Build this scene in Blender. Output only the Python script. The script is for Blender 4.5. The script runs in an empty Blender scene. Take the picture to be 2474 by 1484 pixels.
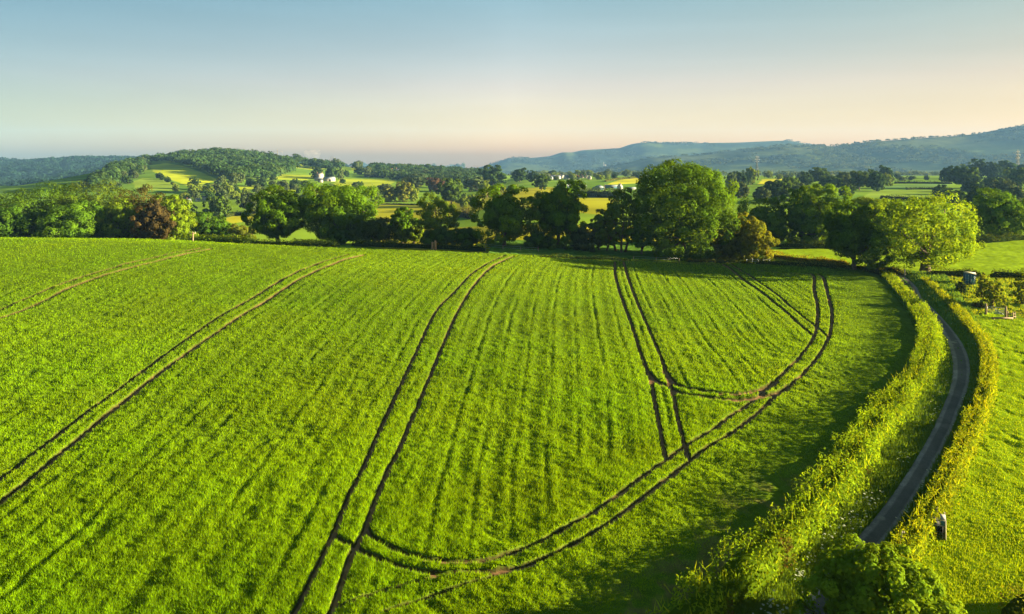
import bpy, math, random
import numpy as np

# ------------------------------------------------------------------ camera, world, sun, exposure
scene = bpy.context.scene
COL = scene.collection
F, U0, V0, CAMH = 1649.0, 1236.5, 375.0, 25.0        # focal length and horizon in 2473-px picture units
cam_d = bpy.data.cameras.new("camera")
cam_d.sensor_width = 36.0
cam_d.lens = F / 2473.0 * 36.0
cam_d.shift_y = -(742.0 - V0) / 2473.0
cam_d.clip_start = 1.0
cam_d.clip_end = 60000.0
cam = bpy.data.objects.new("camera", cam_d)
cam.location = (0, 0, CAMH)
cam.rotation_euler = (math.radians(90), 0, 0)
COL.objects.link(cam)
scene.camera = cam

SUN_AZ, SUN_EL = math.radians(89.0), math.radians(10.8)   # azimuth clockwise from the view direction (+Y)
world = bpy.data.worlds.new("World")
scene.world = world
world.use_nodes = True
wn, wl = world.node_tree.nodes, world.node_tree.links
wn.clear()
w_out = wn.new("ShaderNodeOutputWorld")
w_bg = wn.new("ShaderNodeBackground")
w_bg.inputs["Strength"].default_value = 0.037
w_sky = wn.new("ShaderNodeTexSky")
w_sky.sky_type = 'NISHITA'
w_sky.sun_disc = False
w_sky.sun_elevation = SUN_EL
w_sky.sun_rotation = SUN_AZ
w_sky.air_density = 1.0
w_sky.dust_density = 1.0
w_sky.ozone_density = 2.0
w_tc = wn.new("ShaderNodeTexCoord")
w_mul = wn.new("ShaderNodeVectorMath"); w_mul.operation = 'MULTIPLY'
w_mul.inputs[1].default_value = (1.0, 1.0, 1.7)
w_nrm = wn.new("ShaderNodeVectorMath"); w_nrm.operation = 'NORMALIZE'
wl.new(w_tc.outputs["Generated"], w_mul.inputs[0])
wl.new(w_mul.outputs[0], w_nrm.inputs[0])
wl.new(w_nrm.outputs[0], w_sky.inputs["Vector"])
# warm band low over the horizon, clearer blue above it
w_sep = wn.new("ShaderNodeSeparateXYZ")
wl.new(w_tc.outputs["Generated"], w_sep.inputs[0])
w_rmp = wn.new("ShaderNodeValToRGB")
w_rmp.color_ramp.elements[0].position = 0.0; w_rmp.color_ramp.elements[0].color = (1.58, 0.88, 0.40, 1)
w_rmp.color_ramp.elements[1].position = 0.24; w_rmp.color_ramp.elements[1].color = (1.42, 1.41, 1.06, 1)
w_e = w_rmp.color_ramp.elements.new(0.10); w_e.color = (1.98, 1.16, 0.80, 1)
wl.new(w_sep.outputs["Z"], w_rmp.inputs[0])
w_tint = wn.new("ShaderNodeMix"); w_tint.data_type = 'RGBA'; w_tint.blend_type = 'MULTIPLY'; w_tint.inputs[0].default_value = 1.0
wl.new(w_sky.outputs[0], w_tint.inputs[6]); wl.new(w_rmp.outputs[0], w_tint.inputs[7])
# clearer and darker away from the sun, paler towards it
w_mr = wn.new("ShaderNodeMapRange"); w_mr.inputs[1].default_value = -0.6; w_mr.inputs[2].default_value = 0.6
wl.new(w_sep.outputs["X"], w_mr.inputs[0])
w_rx = wn.new("ShaderNodeValToRGB")
w_rx.color_ramp.elements[0].position = 0.0; w_rx.color_ramp.elements[0].color = (0.47, 0.61, 0.68, 1)
w_rx.color_ramp.elements[1].position = 1.0; w_rx.color_ramp.elements[1].color = (0.64, 0.64, 0.57, 1)
w_e2 = w_rx.color_ramp.elements.new(0.5); w_e2.color = (1, 1, 1, 1)
wl.new(w_mr.outputs[0], w_rx.inputs[0])
w_t2 = wn.new("ShaderNodeMix"); w_t2.data_type = 'RGBA'; w_t2.blend_type = 'MULTIPLY'; w_t2.inputs[0].default_value = 1.0
wl.new(w_tint.outputs[2], w_t2.inputs[6]); wl.new(w_rx.outputs[0], w_t2.inputs[7])
# very thin uneven high haze
w_st = wn.new("ShaderNodeVectorMath"); w_st.operation = 'MULTIPLY'; w_st.inputs[1].default_value = (1.6, 1.6, 17.0)
wl.new(w_tc.outputs["Generated"], w_st.inputs[0])
w_nz = wn.new("ShaderNodeTexNoise"); w_nz.inputs["Scale"].default_value = 1.3; w_nz.inputs["Detail"].default_value = 5; w_nz.inputs["Distortion"].default_value = 0.6
wl.new(w_st.outputs[0], w_nz.inputs["Vector"])
w_m2 = wn.new("ShaderNodeMapRange"); w_m2.inputs[1].default_value = 0.3; w_m2.inputs[2].default_value = 0.7; w_m2.inputs[3].default_value = 0.965; w_m2.inputs[4].default_value = 1.045
wl.new(w_nz.outputs[0], w_m2.inputs[0])
w_t3 = wn.new("ShaderNodeVectorMath"); w_t3.operation = 'SCALE'
wl.new(w_t2.outputs[2], w_t3.inputs[0]); wl.new(w_m2.outputs[0], w_t3.inputs["Scale"])
wl.new(w_t3.outputs[0], w_bg.inputs["Color"])
wl.new(w_bg.outputs[0], w_out.inputs["Surface"])

sun_d = bpy.data.lights.new("sun", 'SUN')
sun_d.energy = 5.0
sun_d.angle = math.radians(0.5)
sun_d.color = (1.0, 0.84, 0.50)
sun = bpy.data.objects.new("sun", sun_d)
from mathutils import Vector
SUN_DIR = Vector((math.sin(SUN_AZ) * math.cos(SUN_EL), math.cos(SUN_AZ) * math.cos(SUN_EL), math.sin(SUN_EL)))
sun.rotation_euler = SUN_DIR.to_track_quat('Z', 'Y').to_euler()
sun.location = (200, -30, 120)
COL.objects.link(sun)

scene.view_settings.view_transform = 'Standard'
scene.view_settings.look = 'None'
scene.view_settings.exposure = 2.75
scene.view_settings.gamma = 1.0
scene.view_settings.use_curve_mapping = False
scene.render.engine = 'CYCLES'
cy = scene.cycles
cy.use_denoising = True
cy.max_bounces = 5
cy.diffuse_bounces = 3
cy.transmission_bounces = 4
cy.transparent_max_bounces = 4
cy.volume_bounces = 0
cy.use_adaptive_sampling = False

HAZE_DENS = 0.65e-4
HAZE_COL = (0.22, 0.46, 0.88)

# ------------------------------------------------------------------ numpy helpers
def smooth(a, b, x):
    t = np.clip((x - a) / (b - a), 0, 1)
    return t * t * (3 - 2 * t)

def vnoise(x, y, seed=0):
    xi = np.floor(x).astype(np.int64); yi = np.floor(y).astype(np.int64)
    fx = x - xi; fy = y - yi
    fx = fx * fx * (3 - 2 * fx); fy = fy * fy * (3 - 2 * fy)
    def h(a, b):
        n = (a * 374761393 + b * 668265263 + seed * 982451653) & 0xffffffff
        n = ((n ^ (n >> 13)) * 1274126177) & 0xffffffff
        n = n ^ (n >> 16)
        return (n & 0xffff) / 65535.0
    a = h(xi, yi); b = h(xi + 1, yi); c = h(xi, yi + 1); d = h(xi + 1, yi + 1)
    return (a + (b - a) * fx) * (1 - fy) + (c + (d - c) * fx) * fy

def fbm(x, y, scale, octv=3, seed=0):
    s = 0; a = 1.0; tot = 0; k = 1.0 / scale
    for o in range(octv):
        s = s + a * (vnoise(x * k + 17.3 * o, y * k - 9.1 * o, seed + o) - 0.5)
        tot += a; a *= 0.5; k *= 2.03
    return s / tot * 2.0

def spline(pts, step=10.0):
    p = np.array(pts, float)
    p = np.vstack([2 * p[0] - p[1], p, 2 * p[-1] - p[-2]])
    out = []
    for i in range(1, len(p) - 2):
        n = max(2, int(np.hypot(*(p[i + 1] - p[i])[:2]) / step))
        t = np.linspace(0, 1, n, endpoint=False)[:, None]
        a, b, c, d = p[i - 1], p[i], p[i + 1], p[i + 2]
        out.append(0.5 * ((2 * b) + (-a + c) * t + (2 * a - 5 * b + 4 * c - d) * t ** 2 + (-a + 3 * b - 3 * c + d) * t ** 3))
    out.append(p[-2][None])
    return np.vstack(out)

def inpoly(x, y, poly):
    poly = np.asarray(poly); r = np.zeros(x.shape, bool)
    x0, y0 = poly.min(0)[:2]; x1, y1 = poly.max(0)[:2]
    m = (x >= x0) & (x <= x1) & (y >= y0) & (y <= y1)
    xs, ys = x[m], y[m]; q = np.zeros(xs.shape, bool)
    n = len(poly)
    for i in range(n):
        ax, ay = poly[i][:2]; bx, by = poly[(i + 1) % n][:2]
        if ay == by: continue
        c = ((ay > ys) != (by > ys)) & (xs < (bx - ax) * (ys - ay) / (by - ay) + ax)
        q ^= c
    r[m] = q
    return r

def dist_line(x, y, line, rad):
    """distance to a polyline, exact within rad"""
    d = np.full(x.shape, rad * 1.0)
    for i in range(len(line) - 1):
        ax, ay = line[i][:2]; bx, by = line[i + 1][:2]
        m = np.nonzero((x > min(ax, bx) - rad) & (x < max(ax, bx) + rad) & (y > min(ay, by) - rad) & (y < max(ay, by) + rad))[0]
        if not len(m): continue
        px = x[m] - ax; py = y[m] - ay; dx = bx - ax; dy = by - ay
        t = np.clip((px * dx + py * dy) / (dx * dx + dy * dy + 1e-9), 0, 1)
        d[m] = np.minimum(d[m], np.hypot(px - t * dx, py - t * dy))
    return d

# ------------------------------------------------------------------ the lie of the land
def table(xs, zs, sigma, lo, hi, st):
    g = np.arange(lo, hi + st, st)
    z = np.interp(g, xs, zs)
    k = int(3 * sigma / st); w = np.exp(-0.5 * (np.arange(-k, k + 1) * st / sigma) ** 2); w /= w.sum()
    z = np.convolve(np.pad(z, k, mode='edge'), w, mode='valid')
    return g, z
A_T = table([-400, -260, -127, -65, -20, 25, 60, 120, 400], [9.5, 8.8, 7.6, 6.2, 4.4, 0.9, -.4, -.5, 1.0], 14, -420, 420, 2)
MID_Y = np.array([150, 175, 230, 300, 450, 700, 1000, 1500, 2300, 3000, 5000, 6500, 9000.])
MID_C = np.array([0, 0, -2.0, -5, -6, -7, -8, -20, -50, -75, -92, -135, -200.])
MID_L = np.array([0, 0, -7.0, -13, -13, -12, -20, -45, -72, -75, -92, -135, -200.])
def p2x(u, y): return (u - U0) / F * y
def crest(us, vs, y, tree):
    us = np.array(us, float); vs = np.array(vs, float) + tree * F / y
    return p2x(us, y), CAMH - (vs - V0) * y / F
CA = crest([-400, 0, 120, 200, 250, 300, 340, 380, 430, 480, 540, 600, 650, 700, 760, 850, 950, 1000, 1100, 1160, 1250, 1400],
           [480, 470, 455, 432, 408, 388, 380, 372, 366, 363, 358, 364, 371, 379, 386, 392, 398, 400, 405, 410, 416, 425], 1250.0, 10.0)
CA_T = table(CA[0], CA[1], 18, -1600, 400, 5)
CB = crest([-700, -300, 0, 60, 100, 170, 250, 330, 500, 700, 900, 1100], [380, 378, 384, 389, 388, 381, 379, 380, 384, 392, 402, 425], 2600.0, 10.0)
CB_T = table(CB[0], CB[1], 25, -4000, 200, 10)
C1 = crest([1380, 1486, 1534, 1570, 1684, 1758, 1827, 1897, 1966, 2018, 2047, 2076, 2105, 2200, 2270, 2340, 2400, 2440, 2473, 2600, 2900, 3400],
           [430, 401, 390, 381, 374, 365, 358, 351, 352, 352, 351, 346, 342, 335, 330, 326, 319, 311, 304, 285, 265, 250], 3400.0, 3.0)
C1_T = table(C1[0], C1[1], 14, 0, 5000, 5)
C2 = crest([1080, 1159, 1197, 1229, 1244, 1284, 1329, 1359, 1382, 1409, 1502, 1529, 1549, 1684, 1777, 1870, 1903, 1943, 2000, 2200, 3000],
           [420, 406, 397, 386, 383, 382, 378, 368, 369, 363, 358, 348, 345, 346, 345, 341, 340, 350, 356, 370, 400], 5000.0, 0.0)
C2_T = table(C2[0], C2[1], 14, -800, 6000, 5)

def zt(x, y):
    x = np.asarray(x, float); y = np.asarray(y, float)
    near = np.interp(x, *A_T) * smooth(25, 140, y)
    wl_ = smooth(30, -70, x)
    ye = 141 + 9 * smooth(-60, 0, x)
    edge_fade = 1 - np.clip((y - ye) / 60.0, 0, 1) ** 1.15
    mid = np.interp(y, MID_Y, MID_C) * (1 - wl_) + np.interp(y, MID_Y, MID_L) * wl_
    z = near * edge_fade + mid * smooth(172, 215, y)
    # right upper field climbs a little
    z = z + smooth(90, 190, x) * smooth(150, 215, y) * (1 - smooth(230, 420, y)) * 2.2
    far = smooth(250, 420, y)
    rel = fbm(x, y, 260, 3, 5)
    # wooded hill on the left
    ca = np.interp(x * (1250.0 / np.maximum(y, 300)) ** 0.55, *CA_T)
    ra = np.clip((y - 540) / (1250 - 540), 0, 1) ** 0.9 * (1 - smooth(1270, 1750, y))
    hillA = mid + (ca - mid) * ra
    z = z + (hillA - mid) * smooth(540, 620, y) * (1 - smooth(-20, 160, x)) 
    # dark hill behind it
    cb = np.interp(x, *CB_T)
    rb = smooth(1650, 2600, y) * (1 - smooth(2650, 3600, y))
    z = np.where(x < 300, np.maximum(z, mid + (cb - mid) * rb + rel * 9 * rb * (1 - smooth(2450, 2600, y))), z)
    c2 = np.interp(x, *C2_T)
    r2 = smooth(3900, 5000, y) * (1 - smooth(5050, 6400, y))
    z = np.maximum(z, mid + (c2 - mid) * r2 + fbm(x, y, 420, 4, 31) * 30 * r2 * (1 - smooth(4750, 5000, y)))
    c1 = np.interp(x, *C1_T)
    r1 = (np.clip((y - 2450) / 950, 0, 1) ** 1.25) * (1 - smooth(3450, 4500, y))
    z = np.maximum(z, mid + (c1 - mid) * r1 + fbm(x, y, 300, 4, 77) * 26 * r1 * (1 - smooth(3150, 3400, y)))
    return z

YS = np.exp(np.linspace(math.log(26.0), math.log(6400.0), 1000))
def ray(u, v, h=0.0):
    """where the sight line through a picture point meets the land (plus h metres)"""
    u = np.atleast_1d(np.asarray(u, float)); v = np.atleast_1d(np.asarray(v, float))
    out = np.zeros((len(u), 3))
    for s in range(0, len(u), 400):
        uu = u[s:s + 400, None]; vv = v[s:s + 400, None]
        X = (uu - U0) / F * YS[None]; Zr = CAMH - (vv - V0) / F * YS[None]
        Zt = zt(X, np.broadcast_to(YS[None], X.shape)) + h
        below = Zr <= Zt
        k = np.where(below.any(1), below.argmax(1), len(YS) - 1); k = np.maximum(k, 1)
        r = np.arange(len(k))
        d0 = Zr[r, k - 1] - Zt[r, k - 1]; d1 = Zr[r, k] - Zt[r, k]
        t = np.clip(d0 / np.maximum(d0 - d1, 1e-9), 0, 1)
        yy = YS[k - 1] + (YS[k] - YS[k - 1]) * t
        xx = (uu[:, 0] - U0) / F * yy
        out[s:s + 400] = np.stack([xx, yy, zt(xx, yy)], 1)
    return out
def rays(pts, h=0.0):
    p = np.asarray(pts, float)
    return ray(p[:, 0], p[:, 1], h)

# ------------------------------------------------------------------ mesh + material helpers
def new_obj(name, verts, faces, mats, parent=None, col=None, fmat=None, smooth_sh=False):
    """verts (n,3); faces (m,k) array or list of such arrays; col per-vertex rgb"""
    me = bpy.data.meshes.new(name)
    verts = np.asarray(verts, np.float32)
    fl = faces if isinstance(faces, list) else [faces]
    fl = [np.asarray(f, np.int32) for f in fl if len(f)]
    me.vertices.add(len(verts)); me.vertices.foreach_set("co", verts.ravel())
    idx = np.concatenate([f.ravel() for f in fl]).astype(np.int32)
    starts = []; o = 0
    for f in fl:
        starts.append(o + np.arange(len(f)) * f.shape[1]); o += f.size
    starts = np.concatenate(starts).astype(np.int32)
    me.loops.add(len(idx)); me.loops.foreach_set("vertex_index", idx)
    me.polygons.add(len(starts)); me.polygons.foreach_set("loop_start", starts)
    if fmat is not None: me.polygons.foreach_set("material_index", np.asarray(fmat, np.int32))
    me.update(calc_edges=True)
    if smooth_sh: me.polygons.foreach_set("use_smooth", np.ones(len(starts), bool))
    if col is not None:
        a = me.attributes.new("col", 'FLOAT_COLOR', 'POINT')
        c = np.ones((len(verts), 4), np.float32); c[:, :3] = col
        a.data.foreach_set("color", c.ravel())
    for m in (mats if isinstance(mats, (list, tuple)) else [mats]): me.materials.append(m)
    ob = bpy.data.objects.new(name, me)
    COL.objects.link(ob)
    if parent is not None: ob.parent = parent
    return ob

def tag(o, label=None, cat=None, group=None, kind=None):
    if label: o["label"] = label
    if cat: o["category"] = cat
    if group: o["group"] = group
    if kind: o["kind"] = kind
    return o

def thing(name, label, cat, loc=(0, 0, 0), rz=0.0, group=None):
    o = bpy.data.objects.new(name, None); COL.objects.link(o)
    o.location = tuple(float(c) for c in loc); o.rotation_euler = (0, 0, rz)
    o.empty_display_size = 0.5
    return tag(o, label, cat, group)

class MB:
    """collects boxes, beams and tubes into one mesh"""
    def __init__(s): s.v = []; s.q = []; s.t = []; s.n = 0
    def add(s, v, q=(), t=()):
        s.v.append(np.asarray(v, float))
        if len(q): s.q.append(np.asarray(q) + s.n)
        if len(t): s.t.append(np.asarray(t) + s.n)
        s.n += len(v)
    def box(s, c, d):
        x, y, z = c; a, b, e = d[0] / 2, d[1] / 2, d[2] / 2
        s.add([(x - a, y - b, z - e), (x + a, y - b, z - e), (x + a, y + b, z - e), (x - a, y + b, z - e),
               (x - a, y - b, z + e), (x + a, y - b, z + e), (x + a, y + b, z + e), (x - a, y + b, z + e)],
              [(0, 3, 2, 1), (4, 5, 6, 7), (0, 1, 5, 4), (1, 2, 6, 5), (2, 3, 7, 6), (3, 0, 4, 7)])
    def tube(s, pts, rad, n=6):
        pts = np.asarray(pts, float); rad = np.broadcast_to(np.asarray(rad, float), (len(pts),))
        d = np.gradient(pts, axis=0); d /= np.linalg.norm(d, axis=1)[:, None] + 1e-9
        up = np.where(np.abs(d[:, 2:3]) > 0.9, np.array([[1.0, 0, 0]]), np.array([[0, 0, 1.0]]))
        a = np.cross(d, up); a /= np.linalg.norm(a, axis=1)[:, None] + 1e-9
        b = np.cross(d, a)
        th = np.arange(n) * 2 * np.pi / n
        ring = pts[:, None] + rad[:, None, None] * (np.cos(th)[None, :, None] * a[:, None] + np.sin(th)[None, :, None] * b[:, None])
        v = ring.reshape(-1, 3); q = []
        for i in range(len(pts) - 1):
            for k in range(n):
                q.append((i * n + k, i * n + (k + 1) % n, (i + 1) * n + (k + 1) % n, (i + 1) * n + k))
        v = np.vstack([v, pts[:1], pts[-1:]])
        m = len(pts) * n; t = []
        for k in range(n):
            t.append((m, (k + 1) % n, k)); t.append((m + 1, (len(pts) - 1) * n + k, (len(pts) - 1) * n + (k + 1) % n))
        s.add(v, q, t)
    def beam(s, a, b, r): s.tube([a, b], [r, r], 4)
    def build(s, name, mat, parent=None, col=None, sm=False):
        fl = []
        if s.q: fl.append(np.vstack(s.q))
        if s.t: fl.append(np.vstack(s.t))
        v = np.vstack(s.v)
        c = None if col is None else np.broadcast_to(np.array(col, float), (len(v), 3))
        return new_obj(name, v, fl, mat, parent, c, None, sm)

def nmat(name):
    m = bpy.data.materials.new(name); m.use_nodes = True
    n = m.node_tree.nodes; n.clear()
    return m, n, m.node_tree.links, n.new("ShaderNodeOutputMaterial")

def foliage_mat(name, transl=0.35, tcol=(1.3, 1.1, 0.35), vary=0.0, gloss=0.0):
    m, n, l, out = nmat(name)
    at = n.new("ShaderNodeAttribute"); at.attribute_name = "col"
    src = at.outputs["Color"]
    if vary:
        oi = n.new("ShaderNodeObjectInfo")
        mr = n.new("ShaderNodeMapRange"); mr.inputs[3].default_value = 1 - vary; mr.inputs[4].default_value = 1 + vary
        l.new(oi.outputs["Random"], mr.inputs[0])
        hs = n.new("ShaderNodeHueSaturation"); l.new(mr.outputs[0], hs.inputs["Value"]); l.new(src, hs.inputs["Color"])
        src = hs.outputs[0]
    df = n.new("ShaderNodeBsdfDiffuse"); l.new(src, df.inputs["Color"])
    tr = n.new("ShaderNodeBsdfTranslucent")
    mx = n.new("ShaderNodeMix"); mx.data_type = 'RGBA'; mx.blend_type = 'MULTIPLY'; mx.inputs[0].default_value = 1.0
    l.new(src, mx.inputs[6]); mx.inputs[7].default_value = (*tcol, 1)
    l.new(mx.outputs[2], tr.inputs["Color"])
    ms = n.new("ShaderNodeMixShader"); ms.inputs[0].default_value = transl
    l.new(df.outputs[0], ms.inputs[1]); l.new(tr.outputs[0], ms.inputs[2])
    sh = ms.outputs[0]
    if gloss:
        gl = n.new("ShaderNodeBsdfGlossy"); gl.inputs["Roughness"].default_value = 0.5; gl.inputs["Color"].default_value = (.8, .85, .9, 1)
        m2 = n.new("ShaderNodeMixShader"); m2.inputs[0].default_value = gloss
        l.new(sh, m2.inputs[1]); l.new(gl.outputs[0], m2.inputs[2]); sh = m2.outputs[0]
    l.new(sh, out.inputs["Surface"])
    return m

def ground_mat(name, scale=0.6, amt=0.35):
    m, n, l, out = nmat(name)
    at = n.new("ShaderNodeAttribute"); at.attribute_name = "col"
    tc = n.new("ShaderNodeNewGeometry")
    nz = n.new("ShaderNodeTexNoise"); nz.inputs["Scale"].default_value = scale; nz.inputs["Detail"].default_value = 6
    l.new(tc.outputs["Position"], nz.inputs["Vector"])
    mr = n.new("ShaderNodeMapRange"); mr.inputs[1].default_value = 0.3; mr.inputs[2].default_value = 0.7
    mr.inputs[3].default_value = 1 - amt; mr.inputs[4].default_value = 1 + amt
    l.new(nz.outputs[0], mr.inputs[0])
    hs = n.new("ShaderNodeHueSaturation"); l.new(mr.outputs[0], hs.inputs["Value"]); l.new(at.outputs["Color"], hs.inputs["Color"])
    df = n.new("ShaderNodeBsdfDiffuse"); l.new(hs.outputs[0], df.inputs["Color"])
    l.new(df.outputs[0], out.inputs["Surface"])
    return m

def plain_mat(name, c, rough=0.7, metal=0.0, nscale=3.0, amt=0.25, dirt=None):
    m, n, l, out = nmat(name)
    b = n.new("ShaderNodeBsdfPrincipled"); b.inputs["Roughness"].default_value = rough; b.inputs["Metallic"].default_value = metal; b.inputs["Specular IOR Level"].default_value = 0.2
    tc = n.new("ShaderNodeTexCoord")
    nz = n.new("ShaderNodeTexNoise"); nz.inputs["Scale"].default_value = nscale; nz.inputs["Detail"].default_value = 5
    l.new(tc.outputs["Object"], nz.inputs["Vector"])
    cr = n.new("ShaderNodeValToRGB")
    d = dirt or tuple(v * (1 - amt) for v in c)
    cr.color_ramp.elements[0].position = 0.35; cr.color_ramp.elements[0].color = (*d, 1)
    cr.color_ramp.elements[1].position = 0.6; cr.color_ramp.elements[1].color = (*c, 1)
    l.new(nz.outputs[0], cr.inputs[0]); l.new(cr.outputs[0], b.inputs["Base Color"])
    l.new(b.outputs[0], out.inputs["Surface"])
    return m

M_LEAF = foliage_mat("leaves", 0.38)
M_LEAFV = foliage_mat("leaves_far", 0.30, vary=0.22)
M_BLADE = foliage_mat("crop_leaves", 0.45)
M_TURF = ground_mat("turf", 1.3, 0.25)
M_LAND = ground_mat("land", 0.02, 0.22)
M_BARK = plain_mat("bark", (0.115, 0.08, 0.05), 0.9, 0, 2.5, 0.5)
M_WOOD = plain_mat("weathered_wood", (0.30, 0.22, 0.13), 0.85, 0, 6, 0.4)
M_PALEWOOD = plain_mat("pale_wood", (0.50, 0.42, 0.30), 0.8, 0, 6, 0.3)
M_GALV = plain_mat("galvanised_steel", (0.42, 0.46, 0.48), 0.45, 0.6, 5, 0.25)
M_STEEL = plain_mat("pylon_steel", (0.20, 0.20, 0.18), 0.6, 0.2, 0.4, 0.2)
M_BLUE = plain_mat("blue_paint", (0.035, 0.13, 0.22), 0.5, 0.0, 4, 0.3, (0.05, 0.10, 0.13))
M_BLUEDK = plain_mat("dark_blue_paint", (0.02, 0.06, 0.10), 0.6, 0.0, 4, 0.3)
M_ROOFSH = plain_mat("container_roof", (0.42, 0.37, 0.34), 0.7, 0.0, 1.2, 0.3, (0.33, 0.33, 0.10))
M_CYAN = plain_mat("pale_lettering", (0.30, 0.62, 0.72), 0.6, 0.0, 8, 0.15)
M_WHITE = plain_mat("white_render", (0.48, 0.46, 0.42), 0.8, 0, 0.6, 0.15)
M_CREAM = plain_mat("cream_wall", (0.40, 0.34, 0.27), 0.85, 0, 0.6, 0.2)
M_SLATE = plain_mat("slate_roof", (0.15, 0.17, 0.20), 0.7, 0, 0.5, 0.3)
M_TILE = plain_mat("clay_tile", (0.30, 0.14, 0.09), 0.8, 0, 0.5, 0.3)
M_SHEET = plain_mat("steel_sheet", (0.20, 0.23, 0.26), 0.9, 0.0, 0.3, 0.3)
M_SHEETB = plain_mat("blue_sheet", (0.06, 0.15, 0.21), 0.9, 0.0, 0.3, 0.3)
M_DARK = plain_mat("dark_opening", (0.02, 0.022, 0.025), 0.8, 0, 2, 0.2)
M_GLASS = plain_mat("window_glass", (0.05, 0.07, 0.09), 0.15, 0, 2, 0.2)
M_STONE = plain_mat("grey_stone", (0.34, 0.32, 0.29), 0.9, 0, 0.7, 0.3)

# ------------------------------------------------------------------ the ground
FAR_EDGE = [(-260, 583), (-100, 580), (0, 580), (200, 582), (420, 586), (600, 595), (820, 605), (1040, 611), (1240, 620), (1500, 632), (1700, 637), (1830, 641),
            (2000, 654), (2080, 659), (2122, 664)]
RIGHT_EDGE = [(2122, 664), (2165, 718), (2198, 768), (2218, 820), (2212, 870), (2188, 920), (2150, 965), (2098, 1035), (2040, 1110),
              (1985, 1180), (1940, 1225), (1876, 1290), (1815, 1345), (1750, 1400), (1690, 1443), (1640, 1488), (1560, 1560), (1400, 1700)]
W_FAR = rays(spline(FAR_EDGE, 25)); W_RIGHT = rays(spline(RIGHT_EDGE, 12))
W_FIELD = np.vstack([W_FAR, W_RIGHT, [(-14, 26, 0), (-260, 26, 0), (-260, W_FAR[0][1], 0)]])
LANE_R = [(2175, 664), (2190, 672), (2215, 696), (2226, 720), (2252, 745), (2280, 774), (2305, 804), (2325, 833), (2340, 870), (2342, 908), (2334, 950),
          (2312, 1007), (2285, 1070), (2240, 1152), (2190, 1235), (2145, 1299), (2100, 1352), (2050, 1420), (1995, 1500), (1900, 1640)]
LANE_L = [(2150, 664), (2160, 672), (2178, 696), (2194, 720), (2222, 745), (2252, 774), (2275, 804), (2291, 833), (2300, 870), (2300, 908), (2291, 950),
          (2267, 1007), (2236, 1070), (2186, 1152), (2127, 1235), (2072, 1299), (2023, 1352), (1970, 1420), (1905, 1500), (1790, 1640)]
HR_LEFT = [(2222, 664), (2252, 690), (2288, 728), (2318, 765), (2356, 812), (2370, 855), (2367, 900), (2355, 950), (2329, 1007), (2300, 1070), (2262, 1140), (2215, 1215), (2165, 1290), (2140, 1330)]
W_LR = rays(spline(LANE_R, 12)); W_LL = rays(spline(LANE_L, 12)); W_HRL = rays(spline(HR_LEFT, 12), 1.4)
UPPER = rays([(1840, 640), (1850, 606), (1985, 601), (2200, 596), (2360, 588), (2473, 578), (2700, 570), (2700, 664), (2385, 668), (2246, 664), (2180, 660), (2050, 652)])

GREEN_CROP = np.array([0.148, 0.278, 0.003])
SOIL = np.array([0.19, 0.11, 0.055])
PASTURE = np.array([0.17, 0.26, 0.018])
BUTTER = np.array([0.36, 0.34, 0.015])
OLIVE = np.array([0.09, 0.17, 0.02])

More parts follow.
